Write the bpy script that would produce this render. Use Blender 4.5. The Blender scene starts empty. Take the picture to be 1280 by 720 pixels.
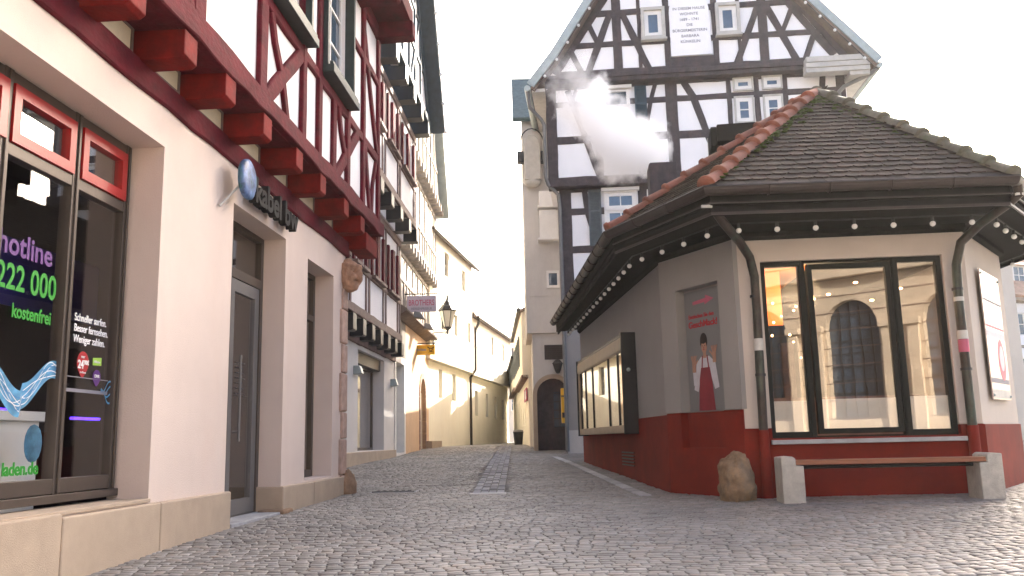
import bpy, bmesh, math, random
import numpy as np
from mathutils import Matrix, Vector, noise
R = math.radians
rng = random.Random(7)
scene = bpy.context.scene
COL = scene.collection

# ------------------------------------------------------------ camera
cam_d = bpy.data.cameras.new('camera')
cam = bpy.data.objects.new('camera', cam_d)
COL.objects.link(cam)
cam_d.sensor_width = 36.0
cam_d.lens = 30.94
cam_d.clip_start = 0.05
cam_d.clip_end = 2000
_p, _r = R(9.8), R(1.3)
_F = Vector((0, math.cos(_p), math.sin(_p)))
_U = Vector((0, -math.sin(_p), math.cos(_p)))
_X = Vector((1, 0, 0))
_right = _X * math.cos(_r) - _U * math.sin(_r)
_up = _X * math.sin(_r) + _U * math.cos(_r)
cam.matrix_world = Matrix(((_right.x, _up.x, -_F.x, 0), (_right.y, _up.y, -_F.y, 0), (_right.z, _up.z, -_F.z, 0.75), (0, 0, 0, 1)))
scene.camera = cam

# ------------------------------------------------------------ sky, sun, exposure
SUN_AZ, SUN_EL = 29.0, 28.0            # azimuth clockwise from the view direction (+Y)
world = bpy.data.worlds.new('World')
scene.world = world
world.use_nodes = True
nt = world.node_tree
for n in list(nt.nodes): nt.nodes.remove(n)
sky = nt.nodes.new('ShaderNodeTexSky')
sky.sky_type = 'NISHITA'
sky.sun_disc = False
sky.sun_elevation = R(SUN_EL)
sky.sun_rotation = R(SUN_AZ)
sky.air_density = 0.7
sky.dust_density = 5.0
sky.ozone_density = 0.2
bg = nt.nodes.new('ShaderNodeBackground')
bg.inputs[1].default_value = 0.15
wo = nt.nodes.new('ShaderNodeOutputWorld')
nt.links.new(sky.outputs[0], bg.inputs[0])
nt.links.new(bg.outputs[0], wo.inputs[0])
sun_d = bpy.data.lights.new('sun', 'SUN')
sun_d.energy = 4.0
sun_d.angle = R(0.5)
sun_d.color = (1.0, 0.93, 0.82)
sun = bpy.data.objects.new('sun', sun_d)
COL.objects.link(sun)
_d = Vector((math.sin(R(SUN_AZ)) * math.cos(R(SUN_EL)), math.cos(R(SUN_AZ)) * math.cos(R(SUN_EL)), math.sin(R(SUN_EL))))
sun.rotation_euler = _d.to_track_quat('Z', 'Y').to_euler()
sun.location = (0, 0, 60)
scene.view_settings.view_transform = 'Standard'
scene.view_settings.look = 'None'
scene.view_settings.gamma = 1
scene.view_settings.use_curve_mapping = False
scene.view_settings.exposure = 2.2
scene.cycles.volume_bounces = 32
scene.cycles.max_bounces = 34

# ------------------------------------------------------------ helpers
def tag(o, label=None, cat=None, group=None, kind=None):
    if label: o['label'] = label
    if cat: o['category'] = cat
    if group: o['group'] = group
    if kind: o['kind'] = kind
    return o

def thing(name, label, cat, loc=(0, 0, 0), rz=0.0, group=None):
    o = bpy.data.objects.new(name, None)
    o.empty_display_size = 0.2
    COL.objects.link(o)
    o.location = loc
    o.rotation_euler = (0, 0, rz)
    return tag(o, label, cat, group)

class MB:
    def __init__(s, M=None):
        s.v = []; s.f = []; s.m = []; s.M = M; s.sm = []
    def add(s, vs, fs, m=0, smooth=False):
        b = len(s.v)
        for q in vs:
            q = Vector(q)
            s.v.append(tuple(s.M @ q) if s.M is not None else tuple(q))
        for f in fs:
            s.f.append([b + i for i in f]); s.m.append(m); s.sm.append(smooth)
    def box(s, x0, x1, y0, y1, z0, z1, m=0):
        vs = [(x0, y0, z0), (x1, y0, z0), (x1, y1, z0), (x0, y1, z0), (x0, y0, z1), (x1, y0, z1), (x1, y1, z1), (x0, y1, z1)]
        s.add(vs, [(0, 3, 2, 1), (4, 5, 6, 7), (0, 1, 5, 4), (1, 2, 6, 5), (2, 3, 7, 6), (3, 0, 4, 7)], m)
    def prism(s, poly, y0, y1, m=0):              # poly in (x, z)
        n = len(poly)
        vs = [(x, y0, z) for x, z in poly] + [(x, y1, z) for x, z in poly]
        fs = [list(range(n)), list(range(2 * n - 1, n - 1, -1))] + [[i, i + n, (i + 1) % n + n, (i + 1) % n] for i in range(n)]
        s.add(vs, fs, m)
    def slab(s, poly, z0, z1, m=0):               # poly in (x, y)
        n = len(poly)
        vs = [(x, y, z0) for x, y in poly] + [(x, y, z1) for x, y in poly]
        fs = [list(range(n - 1, -1, -1)), list(range(n, 2 * n))] + [[i, (i + 1) % n, (i + 1) % n + n, i + n] for i in range(n)]
        s.add(vs, fs, m)
    def poly3(s, pts, th, m=0):                   # planar 3D polygon with thickness
        P = [Vector(p) for p in pts]
        nrm = (P[1] - P[0]).cross(P[2] - P[0]).normalized() * th
        n = len(P)
        s.add(P + [p - nrm for p in P], [list(range(n)), list(range(2 * n - 1, n - 1, -1))] + [[i, i + n, (i + 1) % n + n, (i + 1) % n] for i in range(n)], m)
    def wall(s, x0, x1, z0, z1, y0, y1, holes=(), m=0):
        xs = sorted({x0, x1, *[min(max(h[0], x0), x1) for h in holes], *[min(max(h[1], x0), x1) for h in holes]})
        zs = sorted({z0, z1, *[min(max(h[2], z0), z1) for h in holes], *[min(max(h[3], z0), z1) for h in holes]})
        nx, nz = len(xs) - 1, len(zs) - 1
        def solid(i, j):
            if i < 0 or j < 0 or i >= nx or j >= nz: return False
            cx, cz = (xs[i] + xs[i + 1]) / 2, (zs[j] + zs[j + 1]) / 2
            return not any(h[0] < cx < h[1] and h[2] < cz < h[3] for h in holes)
        for i in range(nx):
            for j in range(nz):
                if not solid(i, j): continue
                a, b, c, d = xs[i], xs[i + 1], zs[j], zs[j + 1]
                s.add([(a, y0, c), (b, y0, c), (b, y0, d), (a, y0, d)], [(0, 1, 2, 3)], m)
                s.add([(a, y1, c), (b, y1, c), (b, y1, d), (a, y1, d)], [(3, 2, 1, 0)], m)
                if not solid(i - 1, j): s.add([(a, y0, c), (a, y0, d), (a, y1, d), (a, y1, c)], [(0, 1, 2, 3)], m)
                if not solid(i + 1, j): s.add([(b, y0, c), (b, y1, c), (b, y1, d), (b, y0, d)], [(0, 1, 2, 3)], m)
                if not solid(i, j - 1): s.add([(a, y0, c), (a, y1, c), (b, y1, c), (b, y0, c)], [(0, 1, 2, 3)], m)
                if not solid(i, j + 1): s.add([(a, y0, d), (b, y0, d), (b, y1, d), (a, y1, d)], [(0, 1, 2, 3)], m)
    def tube(s, pts, r, n=8, m=0, cap=True):
        P = [Vector(p) for p in pts]
        rr = r if isinstance(r, (list, tuple)) else [r] * len(P)
        rings = []
        up = None
        for i, p in enumerate(P):
            if i == 0: t = P[1] - P[0]
            elif i == len(P) - 1: t = P[-1] - P[-2]
            else: t = (P[i + 1] - P[i]).normalized() + (P[i] - P[i - 1]).normalized()
            t.normalize()
            if up is None:
                up = Vector((0, 0, 1)) if abs(t.z) < .9 else Vector((1, 0, 0))
            a = t.cross(up)
            if a.length < 1e-4: a = t.cross(Vector((0, 1, 0)))
            a.normalize(); up = a.cross(t).normalized()
            rings.append([p + (a * math.cos(k * 2 * math.pi / n) + up * math.sin(k * 2 * math.pi / n)) * rr[i] for k in range(n)])
        vs = [q for rg in rings for q in rg]
        fs = []
        for i in range(len(P) - 1):
            for k in range(n):
                fs.append((i * n + k, i * n + (k + 1) % n, (i + 1) * n + (k + 1) % n, (i + 1) * n + k))
        s.add(vs, fs, m, True)
        if cap:
            s.add(rings[0], [list(range(n))[::-1]], m); s.add(rings[-1], [list(range(n))], m)
    def lathe(s, c, prof, n=16, m=0, smooth=True):
        c = Vector(c)
        vs = [c + Vector((r * math.cos(k * 2 * math.pi / n), r * math.sin(k * 2 * math.pi / n), z)) for r, z in prof for k in range(n)]
        fs = [(i * n + k, i * n + (k + 1) % n, (i + 1) * n + (k + 1) % n, (i + 1) * n + k) for i in range(len(prof) - 1) for k in range(n)]
        s.add(vs, fs, m, smooth)
    def ball(s, c, r, m=0, sub=2, sc=(1, 1, 1), fn=None):
        bm = bmesh.new()
        bmesh.ops.create_icosphere(bm, subdivisions=sub, radius=1)
        vs = []
        for v in bm.verts:
            q = v.co.copy()
            if fn: q = q * fn(q)
            vs.append((c[0] + q.x * r * sc[0], c[1] + q.y * r * sc[1], c[2] + q.z * r * sc[2]))
        s.add(vs, [[v.index for v in f.verts] for f in bm.faces], m, True)
        bm.free()
    def timber(s, pts, w, yf, yb, m=0, jit=.010, step=.35):   # hewn beam along a polyline in the wall plane (x, z)
        P = []
        for i in range(len(pts) - 1):
            a, b = Vector(pts[i]), Vector(pts[i + 1])
            k = max(1, int((b - a).length / step))
            for j in range(k): P.append(a.lerp(b, j / k))
        P.append(Vector(pts[-1]))
        yf = yf - rng.random() * .006
        L = []; Rr = []
        for i, p in enumerate(P):
            t = (P[min(i + 1, len(P) - 1)] - P[max(i - 1, 0)]).normalized()
            nn = Vector((-t.y, t.x))
            L.append(p + nn * (w / 2 + rng.uniform(-jit, jit))); Rr.append(p - nn * (w / 2 + rng.uniform(-jit, jit)))
        n = len(P)
        c = .012
        vs = []
        for l, r_ in zip(L, Rr):
            d = (r_ - l).normalized() * c
            vs += [(l.x, yb, l.y), (l.x, yf + c, l.y), (l.x + d.x, yf, l.y + d.y), (r_.x - d.x, yf, r_.y - d.y), (r_.x, yf + c, r_.y), (r_.x, yb, r_.y)]
        fs = []
        for i in range(n - 1):
            for k in range(5): fs.append((i * 6 + k, i * 6 + k + 1, i * 6 + k + 7, i * 6 + k + 6))
        fs.append((0, 5, 4, 3, 2, 1)); e = (n - 1) * 6; fs.append((e, e + 1, e + 2, e + 3, e + 4, e + 5))
        s.add(vs, fs, m)
    def sweep(s, path, prof, m=0, closed=True, caps=True):     # path (x,y) CCW, profile (outward, z)
        P = [Vector(p) for p in path]
        n = len(P); k = len(prof)
        vs = []
        for i, p in enumerate(P):
            d = []
            if i > 0: t = (P[i] - P[i - 1]).normalized(); d.append(Vector((t.y, -t.x)))
            if i < n - 1: t = (P[i + 1] - P[i]).normalized(); d.append(Vector((t.y, -t.x)))
            o = sum(d, Vector((0, 0))) / len(d); o = o / o.length_squared
            for a, z in prof: vs.append((p.x + o.x * a, p.y + o.y * a, z))
        fs = []
        kk = k if closed else k - 1
        for i in range(n - 1):
            for j in range(kk): fs.append((i * k + j, i * k + (j + 1) % k, (i + 1) * k + (j + 1) % k, (i + 1) * k + j))
        if closed and caps: fs.append(list(range(k))[::-1]); fs.append(list(range((n - 1) * k, n * k)))
        s.add(vs, fs, m)
    def build(s, name, mats, parent=None, bevel=0, loc=None):
        me = bpy.data.meshes.new(name)
        me.from_pydata(s.v, [], s.f)
        if not isinstance(mats, (list, tuple)): mats = [mats]
        for q in mats: me.materials.append(q)
        me.polygons.foreach_set('material_index', s.m)
        me.polygons.foreach_set('use_smooth', s.sm)
        me.update()
        bm = bmesh.new(); bm.from_mesh(me)
        bmesh.ops.recalc_face_normals(bm, faces=bm.faces)
        bm.to_mesh(me); bm.free()
        o = bpy.data.objects.new(name, me)
        COL.objects.link(o)
        if parent: o.parent = parent
        if loc: o.location = loc
        if bevel:
            b = o.modifiers.new('bevel', 'BEVEL'); b.width = bevel; b.segments = 2; b.limit_method = 'ANGLE'
        return o

def frame(P, Q):
    t = (Vector(Q) - Vector(P)).normalized()
    return Matrix(((t.x, -t.y, 0, P[0]), (t.y, t.x, 0, P[1]), (0, 0, 1, 0), (0, 0, 0, 1)))
def ang(P, Q): return math.atan2(Q[1] - P[1], Q[0] - P[0])

def text(name, s, size, m, parent, loc, align='LEFT', ext=.002, bold=0, rot=None, sx=1, sp=1):
    cu = bpy.data.curves.new(name, 'FONT')
    cu.body = s; cu.size = size; cu.align_x = align; cu.extrude = ext; cu.offset = bold
    cu.space_line = sp
    cu.resolution_u = 4
    tmp = bpy.data.objects.new(name, cu)
    COL.objects.link(tmp)
    dg = bpy.context.evaluated_depsgraph_get()
    me = bpy.data.meshes.new_from_object(tmp.evaluated_get(dg))
    bpy.data.objects.remove(tmp)
    o = bpy.data.objects.new(name, me)
    me.materials.clear(); me.materials.append(m)
    COL.objects.link(o)
    o.parent = parent; o.location = loc; o.rotation_euler = rot or (R(90), 0, 0); o.scale = (sx, 1, 1)
    return o

# ------------------------------------------------------------ materials
def mat(name, col, rough=.8, var=.12, scale=4.0, bump=.15, bscale=60., metal=0., spec=.4, stain=0., stain_col=None, island=0., stretch=None, emis=None):
    M = bpy.data.materials.new(name); M.use_nodes = True
    t = M.node_tree; N = t.nodes; L = t.links
    b = N['Principled BSDF']
    b.inputs['Roughness'].default_value = rough
    b.inputs['Metallic'].default_value = metal
    b.inputs['Specular IOR Level'].default_value = spec
    tc = N.new('ShaderNodeTexCoord'); src = tc.outputs['Object']
    if stretch:
        mp = N.new('ShaderNodeMapping'); mp.inputs['Scale'].default_value = stretch
        L.new(src, mp.inputs[0]); src = mp.outputs[0]
    n1 = N.new('ShaderNodeTexNoise'); n1.inputs['Scale'].default_value = scale; n1.inputs['Detail'].default_value = 6; n1.inputs['Roughness'].default_value = .65
    L.new(src, n1.inputs['Vector'])
    cr = N.new('ShaderNodeValToRGB')
    cr.color_ramp.elements[0].position = .3; cr.color_ramp.elements[1].position = .7
    lo = [max(0, c * (1 - var)) for c in col]; hi = [min(1, c * (1 + var)) for c in col]
    cr.color_ramp.elements[0].color = (*lo, 1); cr.color_ramp.elements[1].color = (*hi, 1)
    L.new(n1.outputs[0], cr.inputs[0]); out = cr.outputs[0]
    if stain:
        n2 = N.new('ShaderNodeTexNoise'); n2.inputs['Scale'].default_value = scale * .3; n2.inputs['Detail'].default_value = 8; n2.inputs['Roughness'].default_value = .75
        mp2 = N.new('ShaderNodeMapping'); mp2.inputs['Scale'].default_value = (1.6, 1.6, .55); L.new(src, mp2.inputs[0]); L.new(mp2.outputs[0], n2.inputs['Vector'])
        c2 = N.new('ShaderNodeValToRGB'); c2.color_ramp.elements[0].position = .48; c2.color_ramp.elements[1].position = .72
        c2.color_ramp.elements[0].color = (0, 0, 0, 1); c2.color_ramp.elements[1].color = (stain, stain, stain, 1)
        L.new(n2.outputs[0], c2.inputs[0])
        mx = N.new('ShaderNodeMix'); mx.data_type = 'RGBA'
        L.new(c2.outputs[0], mx.inputs[0]); L.new(out, mx.inputs[6])
        sc = stain_col or [c * .55 for c in col]
        mx.inputs[7].default_value = (*sc, 1); out = mx.outputs[2]
    if island:
        g = N.new('ShaderNodeNewGeometry')
        hs = N.new('ShaderNodeHueSaturation')
        mr = N.new('ShaderNodeMapRange'); mr.inputs[3].default_value = 1 - island; mr.inputs[4].default_value = 1 + island
        L.new(g.outputs['Random Per Island'], mr.inputs[0]); L.new(mr.outputs[0], hs.inputs['Value'])
        L.new(out, hs.inputs['Color']); out = hs.outputs[0]
    L.new(out, b.inputs['Base Color'])
    if bump:
        n3 = N.new('ShaderNodeTexNoise'); n3.inputs['Scale'].default_value = bscale; n3.inputs['Detail'].default_value = 5
        L.new(src, n3.inputs['Vector'])
        bp = N.new('ShaderNodeBump'); bp.inputs['Strength'].default_value = bump; bp.inputs['Distance'].default_value = .01
        L.new(n3.outputs[0], bp.inputs['Height']); L.new(bp.outputs[0], b.inputs['Normal'])
    if emis:
        b.inputs['Emission Color'].default_value = (*emis[0], 1); b.inputs['Emission Strength'].default_value = emis[1]
    return M

def glass(name, refl, tint=(1, 1, 1)):
    M = bpy.data.materials.new(name); M.use_nodes = True
    t = M.node_tree; N = t.nodes; L = t.links
    for n in list(N): N.remove(n)
    o = N.new('ShaderNodeOutputMaterial'); mx = N.new('ShaderNodeMixShader'); tr = N.new('ShaderNodeBsdfTransparent'); gl = N.new('ShaderNodeBsdfGlossy')
    tr.inputs[0].default_value = (*tint, 1); gl.inputs['Roughness'].default_value = .01
    fr = N.new('ShaderNodeMath'); fr.operation = 'POWER'; fr.inputs[1].default_value = 4.5; lw = N.new('ShaderNodeLayerWeight'); lw.inputs[0].default_value = .5; L.new(lw.outputs['Facing'], fr.inputs[0])
    mr = N.new('ShaderNodeMapRange'); mr.inputs[3].default_value = refl; mr.inputs[4].default_value = 1
    L.new(fr.outputs[0], mr.inputs[0]); L.new(mr.outputs[0], mx.inputs[0])
    L.new(tr.outputs[0], mx.inputs[1]); L.new(gl.outputs[0], mx.inputs[2]); L.new(mx.outputs[0], o.inputs[0])
    # slight waviness of old float glass
    tc = N.new('ShaderNodeTexCoord'); nz = N.new('ShaderNodeTexNoise'); nz.inputs['Scale'].default_value = 1.3
    bp = N.new('ShaderNodeBump'); bp.inputs['Strength'].default_value = .02; bp.inputs['Distance'].default_value = .03
    L.new(tc.outputs['Object'], nz.inputs['Vector']); L.new(nz.outputs[0], bp.inputs['Height']); L.new(bp.outputs[0], gl.inputs['Normal'])
    return M

m = {}
m['plaster_pink'] = mat('warm white shop plaster', (.68, .565, .495), .9, .05, 1.2, .4, 110, stain=.4, stain_col=(.62, .46, .38))
m['reveal_pink'] = m['plaster_pink']
m['plaster_white'] = mat('white infill plaster', (.80, .76, .75), .9, .04, 2, .2, 90)
m['maroon'] = mat('maroon painted oak', (.095, .004, .011), .85, .45, 5, .9, 22, spec=.2, stain=.35, stain_col=(.10, .03, .045), stretch=(.6, 1, 1.2))
m['red_paint'] = mat('red painted bracket', (.16, .003, .003), .8, .4, 6, .5, 25, spec=.2)
m['sandstone'] = mat('smooth sandstone plinth', (.44, .345, .255), .85, .10, 3, .3, 120, stain=.5, stain_col=(.36, .27, .2))
m['quoin'] = mat('rough pink sandstone', (.44, .30, .24), .95, .25, 8, 1.0, 35, stain=.4)
m['worn_stone'] = mat('worn brown stone', (.25, .16, .10), .95, .35, 7, 1.0, 25)
m['alu'] = mat('brown grey window frame', (.095, .075, .062), .4, .08, 5, .05, 80, metal=.3)
m['door_frame'] = mat('grey door frame', (.15, .14, .135), .45, .06, 5, .05, 80)
m['red_frame'] = mat('glossy red window frame', (.36, .012, .015), .3, .1, 5, .05, 60)
m['yellow_infill'] = mat('cream board infill', (.62, .52, .36), .8, .08, 5, .1, 40)
m['dark'] = mat('dark interior', (.015, .015, .018), .9, .3, 3, 0)
m['interior'] = mat('dim room wall', (.05, .042, .036), .9, .2, 1.5, 0)
m['glass'] = glass('shop glass', .05)
m['glass_k'] = glass('coated pavilion glass', .13, (.92, .90, .87))
m['glass_case'] = glass('showcase glass', .22)
m['wglass'] = mat('small window glass', (.05, .08, .12), .05, .3, 2, .02, 4, spec=1.0)
m['wwhite'] = mat('white window paint', (.78, .76, .72), .45, .05, 5, .1, 40)
m['wgrey'] = mat('pale grey window surround', (.48, .46, .42), .7, .12, 5, .2, 40)
m['green_dark'] = mat('dark green shutter', (.028, .042, .040), .55, .25, 8, .2, 40)
m['shutter_grey'] = mat('grey green shutter', (.10, .115, .12), .6, .2, 8, .2, 40)
m['shutter_blue'] = mat('dusky blue shutter', (.045, .075, .095), .6, .2, 8, .2, 40)
m['black'] = mat('black paint', (.012, .012, .013), .5, .2, 8, .1, 40)
m['timber_grey'] = mat('weathered dark grey brown oak', (.058, .048, .052), .85, .35, 6, .8, 24, stain=.5, stain_col=(.13, .085, .075))
m['timber_pale'] = mat('pale weathered timber', (.30, .26, .22), .8, .25, 6, .5, 30)
m['timber_b'] = mat('brown timber', (.16, .10, .085), .8, .3, 6, .6, 30)
m['gplaster'] = mat('bright white panel plaster', (.89, .88, .88), .9, .03, 2, .15, 90, stain=.15, stain_col=(.7, .66, .68))
m['blue_timber'] = mat('blue black timber', (.03, .05, .065), .7, .3, 6, .4, 30)
m['cream'] = mat('cream render', (.93, .87, .72), .9, .05, .8, .2, 80, stain=.25, stain_col=(.66, .54, .38))
m['cream2'] = mat('pale render', (.64, .58, .50), .9, .06, .8, .2, 80, stain=.3, stain_col=(.45, .4, .35))
m['orange_wall'] = mat('apricot render', (.62, .42, .26), .9, .1, 1.2, .3, 80, stain=.4, stain_col=(.46, .31, .2))
m['grey_white'] = mat('light grey render', (.64, .60, .56), .9, .05, 1.5, .2, 90)
m['e_wall'] = mat('greige render', (.60, .57, .53), .9, .06, 1.2, .2, 90, stain=.35, stain_col=(.30, .27, .25))
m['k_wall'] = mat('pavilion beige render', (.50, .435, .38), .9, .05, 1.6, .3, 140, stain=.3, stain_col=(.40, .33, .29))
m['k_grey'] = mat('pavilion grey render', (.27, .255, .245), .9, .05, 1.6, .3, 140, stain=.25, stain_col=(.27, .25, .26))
m['k_red'] = mat('oxide red masonry paint', (.175, .015, .008), .9, .22, 2.2, .35, 100, stain=.7, stain_col=(.11, .010, .008), spec=.25)
m['k_dark'] = mat('near black brown timber', (.008, .007, .007), .9, .4, 8, .3, 40, spec=.1)
m['k_brown'] = mat('brown fascia', (.026, .016, .014), .5, .25, 5, .1, 30)
m['copper'] = mat('oxidised brown copper', (.045, .032, .027), .45, .5, 5, .1, 40, metal=.5, stain=.8, stain_col=(.06, .10, .08))
m['tile'] = mat('old brown plain tile', (.058, .042, .033), .9, .35, 9, .5, 60, island=.35, stain=.5, stain_col=(.05, .055, .035))
m['tile_red'] = mat('terracotta ridge tile', (.20, .065, .038), .8, .3, 6, .5, 40, island=.22, stain=.4, stain_col=(.14, .10, .06))
m['tile_moss'] = mat('mossy ridge tile', (.12, .105, .075), .9, .3, 6, .6, 40, island=.2, stain=.7, stain_col=(.06, .085, .03))
m['moss'] = mat('moss', (.055, .075, .018), 1, .5, 20, .8, 60)
m['roof_far'] = mat('distant tile roof', (.16, .12, .10), .9, .3, 3, .4, 20)
m['roof_cream'] = mat('pale clay roof', (.42, .27, .19), .9, .25, 3, .4, 20)  # pale terracotta cream tile colour
m['zinc'] = mat('pale zinc verge', (.36, .41, .40), .5, .15, 4, .1, 30, metal=.2)
m['concrete'] = mat('bush hammered concrete', (.42, .40, .36), .95, .18, 12, .6, 130, stain=.5, stain_col=(.27, .25, .22))
m['bench_wood'] = mat('brown bench plank', (.22, .085, .045), .5, .35, 5, .4, 25, stretch=(.3, 3, 3))
m['boulder'] = mat('brown guard boulder', (.22, .145, .085), .95, .5, 6, 1.0, 22, stain=.8, stain_col=(.16, .15, .13))
m['bulb'] = mat('unlit white bulb', (.8, .8, .78), .25, .02, 5, 0)
m['warm_lamp'] = mat('lit warm bulb', (1, .6, .3), .5, 0, 5, 0, emis=((1, .55, .22), 6))
m['blue_led'] = mat('blue light strip', (.05, .03, .9), .5, 0, 5, 0, emis=((.09, .03, 1), 1.2))
m['iron'] = mat('black iron', (.03, .03, .033), .5, .2, 6, .2, 40, metal=.4)
m['lamp_glass'] = mat('frosted lantern glass', (.62, .62, .56), .3, .05, 5, 0)
m['yellow'] = mat('yellow enamel', (.72, .42, .02), .4, .05, 4, .05, 30)
m['sign_pink'] = mat('pale mauve sign board', (.52, .44, .50), .6, .08, 4, .1, 30)
m['t_green'] = mat('green lettering', (.02, .27, .02), .5, 0, 4, 0)
m['t_purple'] = mat('violet lettering', (.11, .03, .19), .5, 0, 4, 0)
m['t_white'] = mat('white lettering', (.8, .8, .8), .5, 0, 4, 0)
m['t_red'] = mat('red print', (.36, .012, .02), .5, 0, 4, 0)
m['t_lblue'] = mat('light blue print', (.09, .27, .44), .5, .4, 12, 0)
m['t_blue'] = mat('mid blue print', (.04, .20, .45), .5, .1, 12, 0)
m['t_dark'] = mat('dark lettering', (.014, .012, .012), .85, .1, 4, 0)
m['t_grey'] = mat('grey painted lettering', (.22, .21, .24), .7, .1, 4, 0)
m['t_mauve'] = mat('faded red lettering', (.45, .10, .16), .6, .1, 4, 0)
m['lime'] = mat('lime sticker', (.35, .6, .08), .5, 0, 4, 0)
m['ball_sign'] = mat('blue globe emblem', (.10, .16, .32), .45, .8, 9, 0, stain=.9, stain_col=(.04, .22, .12))
m['poster'] = mat('grey poster sheet', (.16, .16, .165), .5, .05, 1, 0)
m['apron'] = mat('printed red apron', (.20, .02, .03), .6, .2, 4, 0)
m['blouse'] = mat('printed white blouse', (.50, .49, .52), .6, .1, 9, 0)
m['skin'] = mat('printed skin', (.36, .19, .13), .6, .1, 9, 0)
m['hair'] = mat('printed dark hair', (.02, .015, .012), .6, .1, 9, 0)
m['orange_in'] = mat('orange cafe wall', (.60, .20, .07), .9, .1, 1, 0)
m['film'] = mat('white privacy film', (.80, .80, .76), .6, .03, 3, 0)
m['wood_case'] = mat('pale oak case', (.36, .29, .20), .55, .15, 5, .2, 30)
m['paper'] = mat('notice paper', (.70, .66, .58), .8, .1, 2, 0)
m['church'] = mat('warm ashlar', (.56, .46, .35), .9, .12, 1.5, .3, 40, stain=.3)
m['mirror'] = mat('reflective advertising sheet', (.36, .27, .25), .35, .35, 3, 0, spec=.35, stain=.5, stain_col=(.5, .46, .44))  # pinkish mottling puts the reflected houses into the colour
m['metal_grey'] = mat('grey sheet metal', (.17, .165, .16), .6, .15, 4, .1, 30)
m['slab'] = mat('gutter slab stone', (.36, .36, .37), .85, .2, 5, .4, 60, island=.25)
m['foliage'] = mat('dull leaves', (.06, .085, .03), .9, .4, 8, 0)

# ------------------------------------------------------------ ground
_gy = [-200, 0, 5, 6, 8.5, 12, 20, 26, 33, 52, 90, 400]
_gz = [-.15, -.12, -.09, -.06, 0, .035, .26, .37, .55, .60, .70, .9]
def zg(x, y): return float(np.interp(y, _gy, _gz)) + (.035 * min(1, max(0, (x - 2) / 4)) if y < 20 else 0)

def make_ground():
    xs = [-200, -120, -60, -30, -18, -12] + [i * .5 for i in range(-16, 31)] + [18, 24, 32, 60, 120, 200]
    ys = [-150, -80, -40, -20, -10] + [i * .5 for i in range(-8, 110)] + [60, 70, 90, 140, 250, 400]
    mb = MB()
    vs = [(x, y, zg(x, y) - .014) for y in ys for x in xs]
    nx = len(xs)
    fs = [(j * nx + i, j * nx + i + 1, (j + 1) * nx + i + 1, (j + 1) * nx + i) for j in range(len(ys) - 1) for i in range(nx - 1)]
    mb.add(vs, fs)
    M = bpy.data.materials.new('jointing sand and distant setts'); M.use_nodes = True
    t = M.node_tree; N = t.nodes; L = t.links; b = N['Principled BSDF']
    tc = N.new('ShaderNodeTexCoord'); vo = N.new('ShaderNodeTexVoronoi'); vo.inputs['Scale'].default_value = 8
    no = N.new('ShaderNodeTexNoise'); no.inputs['Scale'].default_value = 3; no.inputs['Detail'].default_value = 8
    cr = N.new('ShaderNodeValToRGB'); cr.color_ramp.elements[0].color = (.12, .115, .11, 1); cr.color_ramp.elements[1].color = (.19, .18, .165, 1)
    mp = N.new('ShaderNodeMath'); mp.operation = 'MULTIPLY_ADD'; mp.inputs[1].default_value = .5
    L.new(tc.outputs['Object'], vo.inputs[0]); L.new(tc.outputs['Object'], no.inputs[0])
    L.new(vo.outputs['Color'], mp.inputs[0]); L.new(no.outputs[0], mp.inputs[2]); L.new(mp.outputs[0], cr.inputs[0]); L.new(cr.outputs[0], b.inputs[0])
    b.inputs['Roughness'].default_value = .95
    bp = N.new('ShaderNodeBump'); bp.inputs['Strength'].default_value = .4; bp.inputs['Distance'].default_value = .02
    L.new(vo.outputs['Distance'], bp.inputs['Height']); L.new(bp.outputs[0], b.inputs['Normal'])
    o = mb.build('ground', M); tag(o, kind='structure')

def in_building(x, y):
    # left shop, left row, passage side, pavilion, gable house
    if x < -2.84 + (y - 6.57) * .0622 - .02 and y < 12.9: return True
    if y >= 12.9 and x < -3.98 + (y - 13.5) * .0455 - .02 and y < 33: return True
    if y >= 33 and x < -3.2 + (y - 33) * .155: return True
    P = [(1.5, 19.6), (2.02, 11.75), (2.68, 10.43), (5.34, 10.19), (6.67, 11.82), (6.9, 19.6)]
    ins = all((P[(i + 1) % 6][0] - P[i][0]) * (y - P[i][1]) - (P[(i + 1) % 6][1] - P[i][1]) * (x - P[i][0]) > .03 for i in range(6))
    if ins: return True
    if y > 24.9 and x > 1.5: return True
    if y > 27.5 and x > .62 - (y - 28) * .03: return True
    return False

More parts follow.
